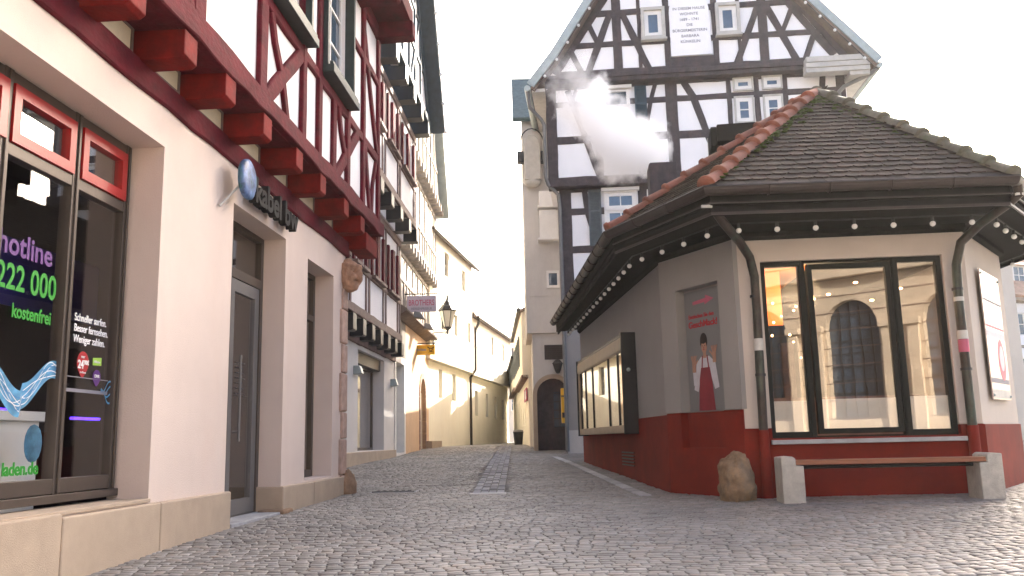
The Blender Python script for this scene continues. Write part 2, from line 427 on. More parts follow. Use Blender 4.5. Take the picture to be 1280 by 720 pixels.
def make_setts():
    V = []; F = []; nv = 0
    r = np.random.RandomState(3)
    y = 2.4; row = 0
    while y < 50:
        dy = .072 + r.rand() * .016 if y < 30 else .13
        x0, x1 = (-4.2, 13.5) if y < 20 else (-4.2, 2.2)
        x = x0 + r.rand() * .1
        far = y > 22
        while x < x1:
            w = (.075 + r.rand() * .05) * (1.3 if far else 1)
            cx = x + w / 2; x += w + .006
            wave = .13 * math.sin(cx * 1.9 + .6) + .06 * math.sin(cx * .7 + y * .35)
            cy = y + wave * (1 if y < 14 else .25)
            if in_building(cx, cy): continue
            if 12.35 < cy < 33 and abs(cx - chan_x(cy)) < .26: continue
            sl = .13 * 1.9 * math.cos(cx * 1.9 + .6) * (1 if y < 14 else .25)
            z = zg(cx, cy) + (r.rand() - .5) * .005 + .006 * math.sin(cx * 1.3) * math.sin(cy * .9 + 1)
            hw, hd = w / 2, dy / 2 - .003
            tx, ty = (r.rand() - .5) * .04, (r.rand() - .5) * .05
            j = lambda s: (r.rand() - .5) * s
            ring = [(-hw, -hd), (hw, -hd), (hw, hd), (-hw, hd)]
            ring = [(a + j(.014), b_ + j(.012)) for a, b_ in ring]
            for k, (a, b_) in enumerate(ring): V.append((cx + a, cy + b_ + a * sl, z - .03))
            for k, (a, b_) in enumerate(ring): V.append((cx + a, cy + b_ + a * sl, z - .0055))
            for k, (a, b_) in enumerate(ring):
                V.append((cx + a * .86, cy + b_ * .84 + a * .86 * sl, z + a * tx + b_ * ty))
            for q in (0, 4):
                for k in range(4): F.append((nv + q + k, nv + q + (k + 1) % 4, nv + q + 4 + (k + 1) % 4, nv + q + 4 + k))
            F.append((nv + 8, nv + 9, nv + 10, nv + 11))
            nv += 12
        y += dy + .004; row += 1
    me = bpy.data.meshes.new('cobbled_street')
    me.vertices.add(nv); me.vertices.foreach_set('co', np.array(V, dtype=np.float32).ravel())
    Fa = np.array(F, dtype=np.int32)
    me.loops.add(Fa.size); me.loops.foreach_set('vertex_index', Fa.ravel())
    me.polygons.add(len(Fa)); me.polygons.foreach_set('loop_start', np.arange(0, Fa.size, 4, dtype=np.int32))
    me.update(calc_edges=True)
    M = bpy.data.materials.new('granite setts'); M.use_nodes = True
    t = M.node_tree; N = t.nodes; L = t.links; b = N['Principled BSDF']
    g = N.new('ShaderNodeNewGeometry'); cr = N.new('ShaderNodeValToRGB')
    e = cr.color_ramp.elements
    e[0].color = (.155, .15, .144, 1); e[1].color = (.26, .252, .24, 1)
    for p_, c in ((.25, (.18, .173, .164, 1)), (.5, (.21, .205, .198, 1)), (.7, (.228, .205, .186, 1)), (.85, (.192, .194, .196, 1))):
        q = e.new(p_); q.color = c
    L.new(g.outputs['Random Per Island'], cr.inputs[0])
    tc = N.new('ShaderNodeTexCoord'); no = N.new('ShaderNodeTexNoise'); no.inputs['Scale'].default_value = .55; no.inputs['Detail'].default_value = 7; no.inputs['Roughness'].default_value = .7
    L.new(tc.outputs['Object'], no.inputs[0])
    cr2 = N.new('ShaderNodeValToRGB'); cr2.color_ramp.elements[0].color = (.68, .67, .68, 1); cr2.color_ramp.elements[1].color = (1.2, 1.17, 1.13, 1)
    cr2.color_ramp.elements[0].position = .35; cr2.color_ramp.elements[1].position = .65
    L.new(no.outputs[0], cr2.inputs[0])
    mx = N.new('ShaderNodeMix'); mx.data_type = 'RGBA'; mx.blend_type = 'MULTIPLY'; mx.inputs[0].default_value = 1
    L.new(cr.outputs[0], mx.inputs[6]); L.new(cr2.outputs[0], mx.inputs[7])
    n2 = N.new('ShaderNodeTexNoise'); n2.inputs['Scale'].default_value = 45; n2.inputs['Detail'].default_value = 4
    L.new(tc.outputs['Object'], n2.inputs[0])
    L.new(mx.outputs[2], b.inputs[0])
    mr = N.new('ShaderNodeMapRange'); mr.inputs[3].default_value = .38; mr.inputs[4].default_value = .75
    L.new(n2.outputs[0], mr.inputs[0]); L.new(mr.outputs[0], b.inputs['Roughness'])
    bp = N.new('ShaderNodeBump'); bp.inputs['Strength'].default_value = .5; bp.inputs['Distance'].default_value = .008
    L.new(n2.outputs[0], bp.inputs['Height']); L.new(bp.outputs[0], b.inputs['Normal'])
    me.materials.append(M)
    o = bpy.data.objects.new('cobbled_street', me); COL.objects.link(o); tag(o, kind='structure')

def chan_x(y): return -.39 + (y - 12.3) * .0015
def make_channel():
    mb = MB()
    r = random.Random(5)
    for c in range(4):
        y = 12.35
        while y < 33:
            L_ = .45 + r.random() * .3
            x = chan_x(y) - .225 + c * .1125
            z = zg(x, y) + r.uniform(-.003, .003) - .004 * (1 if c in (1, 2) else 0)
            mb.box(x + .007, x + .105, y + .006, y + L_ - .006, z - .05, z + .004)
            y += L_
    o = mb.build('drainage_channel', m['slab'], bevel=.004); tag(o, kind='structure')
    mb = MB(); mb.box(-.64, -.14, 12.16, 12.30, -.04, zg(0, 12.2) + .012)
    o = mb.build('channel_end_stone', mat('pale drain stone', (.62, .62, .60), .7, .1, 8, .3, 60), bevel=.01); tag(o, kind='structure')
    # smooth apron strip of long stones in front of the pavilion side
    mb = MB()
    a, b_ = Vector((.98, 22.5)), Vector((1.62, 11.3))
    n = 18
    for i in range(n):
        p, q = a.lerp(b_, i / n + .002), a.lerp(b_, (i + 1) / n - .002)
        t = (q - p).normalized(); nn = Vector((-t.y, t.x)) * .07
        zz = zg(p.x, p.y) + .012; z2 = zg(q.x, q.y) + .012
        vs = [(*(p - nn), zz), (*(q - nn), z2), (*(q + nn), z2), (*(p + nn), zz)]
        vs += [(x, y, z - .06) for x, y, z in vs]
        mb.add(vs, [(0, 1, 2, 3), (7, 6, 5, 4), (0, 4, 5, 1), (1, 5, 6, 2), (2, 6, 7, 3), (3, 7, 4, 0)])
    o = mb.build('gutter_strip', m['slab'], bevel=.005); tag(o, kind='structure')
make_ground(); make_setts(); make_channel()
# ============================================================ window / shutter builders (local wall frame: x along, y into building, z up)
def window(par, x0, x1, z0, z1, y=0., fr='wwhite', fw=.07, cols=2, rows=2, depth=.06, sill=None, surround=None, sw=.09, pane='wglass', name='window', proud=.03):
    mb = MB()
    if surround:
        s_ = MB(); s_.wall(x0 - sw, x1 + sw, z0 - sw, z1 + sw, y - proud, y + .04, [(x0, x1, z0, z1)])
        if sill: s_.box(x0 - sw - .03, x1 + sw + .03, y - proud - .06, y + .03, z0 - sw - .06, z0 - sw)
        so = s_.build('frame', m[surround], None, .006)
    iw = (x1 - x0 - 2 * fw); ih = (z1 - z0 - 2 * fw)
    b = .028
    holes = []
    for i in range(cols):
        for j in range(rows):
            a = x0 + fw + i * iw / cols + (b / 2 if i else 0); c = x0 + fw + (i + 1) * iw / cols - (b / 2 if i < cols - 1 else 0)
            d = z0 + fw + j * ih / rows + (b / 2 if j else 0); e = z0 + fw + (j + 1) * ih / rows - (b / 2 if j < rows - 1 else 0)
            holes.append((a, c, d, e))
    mb.wall(x0, x1, z0, z1, y + .0, y + .05, holes)
    o = mb.build(name, m[fr], par, .004)
    g = MB(); g.box(x0 + fw * .5, x1 - fw * .5, y + .022, y + .034, z0 + fw * .5, z1 - fw * .5)
    g.build('pane', m[pane], o)
    if surround: so.parent = o
    if sill and not surround:
        s_ = MB(); s_.box(x0 - .04, x1 + .04, y - .10, y + .02, z0 - .06, z0 + .004); s_.build('sill', m[sill], o, .005)
    return o

def shutter(par, x0, x1, z0, z1, y, mm='green_dark', rz=0):
    mb = MB()
    w = x1 - x0
    mid = z0 + (z1 - z0) * .62
    mb.wall(x0, x1, z0, z1, y - .035, y, [(x0 + .05, x1 - .05, z0 + .06, mid - .03), (x0 + .05, x1 - .05, mid + .03, z1 - .06)])
    for a, b in ((z0 + .06, mid - .03), (mid + .03, z1 - .06)):
        n = int((b - a) / .045)
        for i in range(n):
            q = a + (i + .5) * (b - a) / n
            mb.add([(x0 + .05, y - .028, q - .02), (x1 - .05, y - .028, q - .02), (x1 - .05, y - .006, q + .02), (x0 + .05, y - .006, q + .02)], [(0, 1, 2, 3)])
        mb.box(x0 + .05, x1 - .05, y - .004, y - .001, a, b)
    return mb.build('shutter', m[mm], par)

def bracket_row(par, xs, w, y0, y1, z0, z1, mm, name='bracket', tip=.0):
    for x in xs:
        mb = MB()
        h = rng.uniform(-.01, .01)
        mb.add([(x - w / 2, y0, z0 + h + .03), (x + w / 2, y0, z0 + .03), (x + w / 2, y0, z1), (x - w / 2, y0, z1),
                (x - w / 2, y0 + .04, z0 + h), (x + w / 2, y0 + .04, z0), (x + w / 2, y1, z0), (x - w / 2, y1, z0), (x + w / 2, y1, z1), (x - w / 2, y1, z1)],
               [(0, 1, 2, 3), (0, 4, 5, 1), (4, 7, 6, 5), (7, 9, 8, 6), (3, 2, 8, 9), (1, 5, 6, 8, 2), (0, 3, 9, 7, 4)])
        mb.build(name, m[mm], par, .008)

# ============================================================ A: shop with maroon half-timbering
PA, QA = (-2.84, 6.57), (-2.46, 12.68)
def shop_house():
    T = thing('shop_house', 'near house on the left with pale pink shop front and maroon timbered upper floor', 'house', (*PA, 0), ang(PA, QA))
    W_ = MB()
    holes = [(-4.2, .33, .37, 3.18), (1.84, 3.46, -.2, 3.12), (4.33, 5.56, .33, 3.07)]
    W_.wall(-7, 6.2, -.2, 3.51, 0, .33, holes)
    W_.build('wall', m['plaster_pink'], T, .006)
    p = MB()
    for a, b in ((-6.2, -4.4), (-4.395, -2.2), (-2.195, -.9), (-.895, .45), (.455, 1.885), (3.41, 4.6), (4.605, 6.05)):
        p = MB(); p.box(a, b, -.05, .36, -.3, .30 if a > 3 else (.335 if b > .4 else .36)); p.build('plinth_stone', m['sandstone'], T, .014)
    p = MB(); p.box(3.28, 3.62, -.10, .2, -.3, .055); p.build('foot_stone', m['worn_stone'], T, .02)
    st = MB(); st.box(1.89, 3.40, -.06, .6, -.3, .035); st.build('threshold', m['slab'], T, .01)
    # lower wall plate and jetty
    b = MB(); b.timber([(-7, 3.615), (6.3, 3.60)], .22, -.035, .33, step=.45, jit=.016); b.build('wall_plate', m['maroon'], T)
    inf = MB(); inf.box(-7, 6.2, .06, .12, 3.72, 4.05)
    inf.build('infill_strip', m['black'], T)
    xs = [-4.5, -3.55, -2.65, -1.75, -.95, -.10, .72, 1.67, 2.70, 3.63, 4.74, 5.66, 6.55]
    for a, c in zip(xs[:-1], xs[1:]):
        if c > 6.3: continue
        f = MB(); f.box(a + .17, c - .17, .02, .06, 3.75, 3.92); f.build('cream_panel', m['yellow_infill'], T)
        f = MB(); f.wall(a + .14, c - .14, 3.725, 3.945, .008, .06, [(a + .17, c - .17, 3.75, 3.92)]); f.build('panel_frame', m['timber_b'], T)
    bracket_row(T, xs[:-1], .235, -.385, .1, 3.69, 3.93, 'red_paint')
    s_ = MB(); s_.box(-7, 6.95, -.33, .1, 3.935, 3.97); s_.build('jetty_soffit', m['maroon'], T)
    e = MB(); e.box(6.25, 7.0, -.30, -.02, 3.60, 3.86); e.box(6.9, 7.0, -.30, 2.0, 3.86, 4.1); e.build('corner_bracket', m['red_paint'], T, .012)
    # upper wall
    U = MB(); U.wall(-7, 6.95, 3.975, 7.45, -.31, .0, [(1.92, 2.86, 5.35, 7.0), (3.72, 4.84, 5.4, 7.1), (-1.0, .1, 5.35, 7.0)])
    U.build('upper_wall', m['plaster_white'], T)
    F = MB(); y = -.35; yb = -.29
    F.timber([(-7, 4.045), (7.0, 4.045)], .22, -.40, -.1, step=.35, jit=.022)
    F.timber([(-7, 5.17), (6.95, 5.17)], .13, y, yb)
    F.timber([(-7, 7.3), (7.0, 7.3)], .22, y - .02, yb)
    for x in (-3.6, -2.5, -1.35, .12, 1.60, 2.93, 3.58, 4.95, 5.85, 6.88):
        F.timber([(x, 4.12), (x, 7.25)], .22 if x in (1.60, .12) else .15, y - .006, yb)
    F.timber([(4.25, 4.12), (4.25, 5.12)], .17, y, yb)
    for a, c in ((1.72, 2.84), (4.36, 5.5), (-2.4, -1.45)):
        F.timber([(a, 4.14), (c, 5.12)], .18, y, yb)
        F.timber([(a + .12, 5.12), (a + .25, 4.85), (a + .5, 4.55), (a + .68, 4.12)], .11, y - .004, yb)
    F.timber([(-.95, 5.12), (-.75, 4.6), (-.05, 4.12)], .14, y, yb)
    F.timber([(-.45, 5.12), (-.22, 4.6), (.02, 4.12)], .11, y, yb)
    F.timber([(.25, 7.0), (.55, 6.1), (1.35, 5.2)], .12, y, yb)
    F.timber([(6.0, 5.12), (6.12, 4.7), (6.35, 4.12)], .12, y, yb); F.timber([(6.75, 5.12), (6.5, 4.65), (6.42, 4.12)], .11, y, yb)
    F.timber([(5.9, 6.9), (6.3, 6.1), (6.8, 5.25)], .13, y, yb); F.timber([(4.95, 6.45), (6.85, 6.45)], .12, y, yb); F.timber([(2.93, 6.3), (3.58, 6.3)], .11, y, yb)
    F.build('timber_frame', m['maroon'], T)
    for a, c in ((1.92, 2.86), (3.72, 4.84), (-1.0, .1)):
        w = window(T, a, c, 5.40, 7.0, -.27, 'wwhite', .07, 2, 3)
        s_ = MB(); s_.box(a - .10, c + .12, -.50, -.30, 5.25, 5.35); s_.box(a - .08, c + .10, -.485, -.44, 5.35, 5.40); s_.box(a - .09, a - .02, -.42, -.28, 5.35, 7.05); s_.box(c + .02, c + .09, -.44, -.28, 5.35, 7.05)
        s_.build('shutter_box', m['green_dark'], w, .005)
    # second jetty
    bracket_row(T, [-3.2, -2.1, -1.0, .1, 1.2, 2.3, 3.4, 4.5, 5.6, 6.85], .24, -.92, -.2, 7.18, 7.45, 'maroon')
    s_ = MB(); s_.box(-7, 7.0, -.88, -.2, 7.46, 7.75); s_.build('upper_jetty', m['maroon'], T, .01)
    t = MB(); t.box(-7, 6.95, -.84, -.5, 7.75, 10.5); t.build('top_wall', m['plaster_white'], T)
    rf = MB(); rf.prism([(-7, 10.5), (6.7, 10.5), (6.7, 10.7), (-7, 10.7)], -1.4, 6, 0); rf.build('roof', m['roof_far'], T)
    bk = MB(); bk.box(-7, 6.2, 3.2, 6.5, -.2, 10.5); bk.box(5.95, 6.19, .34, 3.2, -.2, 10.45); bk.box(-7, -6.7, .34, 3.2, -.2, 10.45); bk.build('side_walls', m['plaster_pink'], T)
    # corner quoins
    q = MB()
    z = -.1; i = 0
    while z < 2.95:
        h = [.42, .5, .38, .55][i % 4]; w = [.22, .30][i % 2]
        z1 = min(z + h, 2.98)
        q.box(6.22 - w, 6.26, -.035, .32, z + .006, z1 - .006); z = z1; i += 1
    q.build('corner_quoins', m['quoin'], T, .02)
    g = MB()
    g.ball((6.24, -.05, .12), .16, sub=3, sc=(1, .8, 1.6), fn=lambda v: 1 + .25 * noise.noise(v * 2.3)); g.build('corner_guard_stone', m['worn_stone'], T)
    # carved mask
    def face(v):
        r = 1 + .08 * noise.noise(v * 4) + .05 * math.sin(v.z * 14) * (1 if v.dot(Vector((-.42, -.91, 0))) < .2 else 0)
        d = Vector((-.42, -.91, 0)); f = v.dot(d)
        side = v.dot(Vector((.91, -.42, 0)))
        if f > 0:
            r += .50 * math.exp(-((side) ** 2 / .02 + (v.z + .02) ** 2 / .06))                    # nose
            r += .30 * math.exp(-((v.z - .42) ** 2 / .02)) * (1 - side * side)                  # brow
            r -= .38 * math.exp(-((abs(side) - .33) ** 2 / .02 + (v.z - .2) ** 2 / .02))          # eyes
            r += .20 * math.exp(-((abs(side) - .42) ** 2 / .03 + (v.z + .15) ** 2 / .05))         # cheeks
            r -= .40 * math.exp(-(side ** 2 / .05 + (v.z + .42) ** 2 / .006))                     # mouth
            r += .25 * math.exp(-(side ** 2 / .06 + (v.z + .7) ** 2 / .03))                      # chin
        return r
    hd = MB(); hd.ball((6.16, -.05, 3.18), .20, sub=5, sc=(.95, .95, 1.25), fn=face)
    hd.build('carved_mask', mat('carved sandstone', (.40, .23, .15), .95, .35, 12, 1.0, 40, stain=.5), T)
    # shop window
    yg = .27
    Wf = MB()
    for x in (-3.65, -2.85, -2.05, -1.27, -.45, .285):
        w = .045 if x != .285 else .04
        Wf.box(x - w, x + w, yg, yg + .09, .42, 3.18)
        Wf.box(x - .012, x + .012, yg - .015, yg, .46, 3.17)
    for x in (-3.65, -2.85, -2.05, -1.27, -.45):
        a, b_ = x + .046, x + .82 - .046 if x < -.5 else .244
        Wf.box(a, b_, yg + .004, yg + .086, .46, .56); Wf.box(a, b_, yg + .004, yg + .086, 2.62, 2.70); Wf.box(a, b_, yg + .004, yg + .086, 3.10, 3.175)
    Wf.box(-4.2, .328, yg - .03, yg + .1, .40, .455)
    wf = Wf.build('shop_window', m['alu'], T, .004)
    sl = MB(); sl.box(-4.2, .33, -.02, .27, .345, .372); sl.build('sill', m['sandstone'], wf, .004)
    for x in (-2.05, -1.27, -.45):
        a, b_ = x + .05, (x + .82 - .05 if x < -.5 else .24)
        r_ = MB(); r_.wall(a, b_, 2.705, 3.095, yg - .015, yg + .05, [(a + .075, b_ - .075, 2.78, 3.02)]); ro = r_.build('transom_sash', m['red_frame'], wf, .006)
        g = MB(); g.box(a + .06, b_ - .06, yg + .02, yg + .028, 2.765, 3.035); g.build('pane', m['glass_case'], ro)
    g = MB()
    for x in (-3.65, -2.85, -2.05, -1.27, -.45):
        g.box(x + .04, (x + .78 if x < -.5 else .25), yg + .035, yg + .043, .55, 2.63)
    g.build('pane', m['glass'], wf)
    # interior
    I = MB()
    I.box(-4.2, 1.8, 2.6, 2.65, -.1, 3.5); I.box(-4.25, -4.2, .38, 2.6, -.1, 3.5); I.box(1.75, 1.8, .38, 2.6, -.1, 3.4); I.box(-4.2, 1.7, .36, 2.6, -.1, 0.0); I.box(-4.2, 1.7, .36, 2.6, 3.3, 3.34)
    I.build('interior', m['interior'], T)
    for i in range(9):
        pass
    l = MB(); l.box(-.5, 1.6, 1.2, 1.22, 1.9, 2.45); l.build('blue_panel', mat('blue back panel', (.03, .025, .16), .6, .2, 2, 0), T)
    l = MB(); l.box(.45, .85, .70, .73, .99, 1.01); l.box(-.6, .02, .90, .93, 1.05, 1.065); l.build('light_strip', m['blue_led'], T)
    c = MB(); c.box(-2.2, .04, .60, 1.1, .96, 1.03); c.box(-2.15, -.10, .64, 1.05, -.1, .96); c.build('sales_counter', m['wwhite'], T, .006)
    b2 = MB(); b2.lathe((0, 0, 0), [(0, 0), (.09, 0)], 4)
    bl = MB(); bl.prism([(-.46 + .10 * math.cos(a * math.pi / 8), .80 + .13 * math.sin(a * math.pi / 8)) for a in range(16)], .45, .455); bl.build('balloon_card', m['t_lblue'], T)
    # lettering on the glass
    y = yg + .03
    text('lettering', 'hotline', .21, m['t_purple'], T, (-.63, y, 2.0), 'RIGHT', bold=.004)
    text('lettering', '0800 222 000', .235, m['t_green'], T, (-.56, y, 1.775), 'RIGHT', bold=.004, sx=.85)
    text('lettering', 'kostenfrei', .125, m['t_green'], T, (-.60, y, 1.60), 'RIGHT', bold=.003, sx=.85)
    text('lettering', 'laden.de', .115, m['t_green'], T, (-.63, y, .60), 'RIGHT', bold=.003)
    for i, s_ in enumerate(('Schneller surfen.', 'Besser fernsehen.', 'Weniger zahlen.')):
        text('lettering', s_, .078, m['t_white'], T, (-.31, y, 1.675 - i * .078), bold=.0008, sx=.84)
    def drop(cx, cz, rx, rz, mm, nm):
        q = MB(); pts = []
        for a in range(24):
            t = a * 2 * math.pi / 24; s0 = math.sin(t); pts.append((cx + rx * math.cos(t) * (1 if s0 > -.2 else 1 - .55 * (-s0 - .2)), cz + rz * s0 * (1 if s0 > 0 else 1.25)))
        q.prism(pts, y, y + .003); return q.build(nm, m[mm], T)
    drop(-.165, 1.375, .078, .085, 't_red', 'price_sticker'); drop(.035, 1.285, .055, .055, 't_purple', 'purple_sticker')
    q = MB(); q.prism([(-.03, 1.37), (.09, 1.375), (.09, 1.435), (-.03, 1.425)], y, y + .003); q.build('green_sticker', m['lime'], T)
    text('lettering', '24', .085, m['t_white'], T, (-.235, y - .002, 1.335), bold=.002, sx=.9); text('lettering', '90€', .045, m['t_white'], T, (-.155, y - .002, 1.365), bold=.001, sx=.9)
    text('lettering', 'nur', .035, m['t_white'], T, (-.195, y - .002, 1.41)); text('lettering', 'im Monat', .02, m['t_white'], T, (-.2, y - .002, 1.30))
    text('lettering', 'inklusive', .028, m['t_white'], T, (-.02, y - .002, 1.39), sx=.9); text('lettering', 'DVB', .035, m['t_white'], T, (.0, y - .002, 1.28))
    bx = MB(); bx.box(-.40, .2, y, y + .003, 1.16, 1.185); bx.box(-.40, .2, y, y + .003, 1.265, 1.272); bx.build('sticker_line', m['t_grey'], T)
    # swirl ribbon
    def ribbon(x0, x1, fz, w, mm, nm, yy):
        q = MB(); n = 40; up = []; dn = []
        for i in range(n + 1):
            t = i / n; x = x0 + (x1 - x0) * t; z = fz(t); up.append((x, z + w(t) / 2)); dn.append((x, z - w(t) / 2))
        for i in range(n):
            q.add([(up[i][0], yy, up[i][1]), (up[i + 1][0], yy, up[i + 1][1]), (dn[i + 1][0], yy, dn[i + 1][1]), (dn[i][0], yy, dn[i][1])], [(0, 1, 2, 3)])
        return q.build(nm, m[mm], T)
    fz = lambda t: 1.17 + .10 * math.cos(t * 2 * math.pi * 1.02 + .1) - (.02 if t < .5 else -.03)
    ribbon(-1.23, -.50, fz, lambda t: .15 + .03 * math.sin(t * 5), 't_lblue', 'water_swirl', y)
    for k in range(7):
        ribbon(-1.23, -.50, lambda t, k=k: fz(t) + .055 * math.sin(t * 9 + k * 1.3) * (1 - .1 * k), lambda t: .006, 't_blue' if k % 2 else 't_white', 'swirl_line', y - .002 - k * .0003)
    for k in range(4):
        ribbon(.1, .24, lambda t, k=k: 1.18 + (k - 1.5) * .05 * t + .02 * math.sin(t * 6 + k), lambda t: .014, 't_lblue', 'splash', y)
    # door
    yd = .26
    d = MB(); d.wall(1.84, 3.46, .035, 3.12, yd, yd + .09, [(2.52, 3.38, .04, 2.52), (2.52, 3.38, 2.62, 3.06), (1.92, 2.46, .15, 3.06)])
    df = d.build('door_frame', m['alu'], T, .004)
    d = MB(); d.wall(2.53, 3.37, .045, 2.51, yd + .01, yd + .07, [(2.64, 3.24, .20, 2.38)]); dl = d.build('door', m['door_frame'], T, .006)
    g = MB(); g.box(2.62, 3.26, yd + .035, yd + .043, .18, 2.4); g.box(2.5, 3.4, yd + .035, yd + .043, 2.6, 3.08); g.box(1.9, 2.48, yd + .035, yd + .043, .14, 3.07); g.build('pane', m['glass'], df)
    h = MB(); h.tube([(2.70, yd - .05, .8), (2.70, yd - .05, 1.7)], .015); h.tube([(2.70, yd + .02, .9), (2.70, yd - .05, .9)], .01); h.tube([(2.70, yd + .02, 1.6), (2.70, yd - .05, 1.6)], .01); h.build('handle', m['metal_grey'], dl)
    oh = MB(); oh.box(2.74, 3.14, yd + .031, yd + .034, 1.28, 1.285)
    for i in range(7): oh.box(2.78, 3.05 - .03 * (i % 3), yd + .031, yd + .034, 1.3 + i * .055, 1.312 + i * .055)
    oh.build('opening_hours', m['timber_grey'], dl)
    I = MB(); I.box(1.82, 3.5, 1.6, 1.65, -.1, 3.3); I.box(3.46, 3.5, .37, 1.6, -.1, 3.3); I.box(1.82, 3.46, .36, 1.6, -.1, .02); I.box(1.82, 3.46, .36, 1.6, 3.2, 3.25); I.build('hallway', m['interior'], T)
    q = MB(); q.box(2.6, 3.1, 1.2, 1.5, .02, .5); q.box(2.85, 3.2, 1.3, 1.5, .5, 1.5); q.build('hall_furniture', mat('shop rack', (.18, .12, .07), .7, .3, 5, 0), T)
    # narrow window
    w = MB(); w.wall(4.33, 5.56, .33, 3.07, .26, .33, [(4.41, 5.48, .42, 2.42), (4.41, 5.48, 2.5, 3.0)]); wo = w.build('narrow_window', m['alu'], T, .004)
    g = MB(); g.box(4.38, 5.5, .29, .298, .38, 3.02); g.build('pane', m['glass'], wo)
    I = MB(); I.box(4.3, 5.6, .9, .95, .1, 3.3); I.build('curtain', mat('dim curtain', (.16, .13, .11), .9, .2, 4, 0), T)
    hn = MB(); hn.lathe((4.75, .24, 2.72), [(0, 0), (.10, 0), (.10, .02), (0, .02)], 16); hn.build('vent', m['wgrey'], wo)
    return T
shop_house()

# ============================================================ B: white ground floor, red windows, dark brackets, gable to street
PB, QB = (-3.7, 20.0), (-3.4, 26.6)
def row_house():
    T = thing('row_house', 'tall half timbered house with red window frames and black jetty brackets, second on the left', 'house', (*PB, 0), ang(PB, QB))
    S1 = 5.42
    w = MB(); w.wall(-6, S1, 0, 3.06, 0, .45, [(.72, 3.9, .57, 2.95)]); w.build('wall', m['grey_white'], T, .006)
    p = MB(); p.box(-6, S1 + .05, -.06, .5, 0, .555); p.build('plinth', m['sandstone'], T, .012)
    f = MB(); f.wall(.72, 3.9, .57, 2.95, .30, .36, [(.80, 3.8, .64, 2.62)]); f.box(.72, 3.9, .1, .3, 2.66, 2.95); fo = f.build('shop_window', m['alu'], T, .004)
    g = MB(); g.box(.78, 3.82, .325, .335, .6, 2.66); g.build('pane', m['glass_case'], fo)
    i = MB(); i.box(.6, 4, 1.6, 1.65, .4, 3); i.box(1.6, 2.6, .9, 1.0, .5, 1.7); i.box(.6, 4, .46, 1.6, .5, .56); i.build('interior', mat('display backdrop', (.42, .38, .27), .8, .3, 1.2, 0), T)
    lintel = MB(); lintel.timber([(-6, 3.16), (S1, 3.16)], .22, -.05, .3); lintel.build('lintel_beam', m['timber_b'], T)
    def storey(y0, z0, z1, s1, panels_h, wtop):
        """jettied storey: timber posts with white lower panels and a row of red-framed windows"""
        u = MB(); xs = [-5.3, -3.4, -1.45, .52, 2.6, s1 - .25]
        sill = z0 + panels_h
        hs = []
        for a, b in zip(xs[:-1], xs[1:]):
            mid = (a + b) / 2; hs += [(a + .42, mid - .16, sill + .08, wtop), (mid + .16, b - .42, sill + .08, wtop)]
        u.wall(-6, s1, z0, z1, y0 + .03, y0 + .3, hs); u.build('upper_wall', m['plaster_white'], T)
        F = MB()
        F.timber([(-6, z0 + .1), (s1, z0 + .1)], .2, y0 - .04, y0 + .1); F.timber([(-6, sill), (s1, sill)], .12, y0 - .01, y0 + .1); F.timber([(-6, z1 - .1), (s1, z1 - .1)], .2, y0 - .02, y0 + .1)
        for x in xs:
            for d in (-.17, .17): F.timber([(x + d, z0 + .2), (x + d, z1 - .2)], .13, y0, y0 + .1)
        F.build('timber_frame', m['timber_b'], T)
        for h in hs:
            q = window(T, h[0], h[1], h[2], h[3], y0 + .06, 'wwhite', .05, 2, 3)
            s_ = MB(); s_.box(h[0] - .17, h[0] - .01, y0 - .05, y0 + .02, h[2] - .02, h[3] + .04); s_.box(h[1] + .01, h[1] + .17, y0 - .05, y0 + .02, h[2] - .02, h[3] + .04); s_.build('shutter', m['maroon'], q)
            s_ = MB(); s_.box(h[0] - .12, h[1] + .12, y0 - .12, y0 + .02, h[2] - .09, h[2] - .02); s_.build('sill', m['timber_b'], q)
    storey(-.28, 3.56, 6.5, S1 - .5, 1.12, 5.9)
    bracket_row(T, [-5.2 + i * 1.0 for i in range(12) if -5.2 + i * 1.0 < S1 - .6], .34, -.36, .1, 3.14, 3.52, 'black')
    for k, x in enumerate([-5 + i * .82 + .41 for i in range(12)]):
        pass
    st = MB(); st.box(-6, S1 - .5, -.05, .05, 3.27, 3.55); st.build('bracket_infill', m['plaster_white'], T)
    storey(-.66, 6.90, 9.75, S1 + .02, 1.2, 9.3)
    bracket_row(T, [-5.4 + i * 1.32 for i in range(10) if -5.4 + i * 1.32 < S1], .40, -.74, -.1, 6.5, 6.85, 'black')
    st = MB(); st.box(-6, S1, -.35, -.2, 6.5, 6.88); st.build('bracket_infill', m['plaster_white'], T)
    bracket_row(T, [-5.4 + i * 1.32 for i in range(10) if -5.4 + i * 1.32 < S1], .40, -1.1, -.5, 9.76, 10.15, 'black')
    # gable storey
    g = MB(); g.prism([(-6, 10.2), (5.6, 10.2), (.6, 17.5), (-6, 17.5)], -1.0, -.7); g.build('gable_wall', m['plaster_white'], T)
    F = MB()
    F.timber([(-6, 10.28), (5.6, 10.28)], .2, -1.08, -.9)
    for x in (-4, -3, -2, -1, 0, 1, 2, 3, 4): F.timber([(x, 10.35), (x, min(17, 10.3 + (5.5 - x) * 1.4))], .14, -1.05, -.9)
    for z in (11.5, 12.7, 14): F.timber([(-6, z), (5.5 - (z - 10.2) / 1.42, z)], .13, -1.04, -.9)
    F.timber([(5.5, 10.3), (.8, 16.9)], .16, -1.06, -.9); F.timber([(2.2, 10.3), (3.7, 12.6)], .12, -1.05, -.9)
    F.build('timber_frame', m['blue_timber'], T)
    v = MB(); v.prism([(6.1, 10.15), (6.1, 10.5), (.6, 18.2), (.6, 17.75)], -1.45, 5); v.build('roof', m['blue_timber'], T)
    bk = MB(); bk.box(-6, S1 - .5, .5, 8, 0, 10.2); bk.build('rear_walls', m['grey_white'], T)
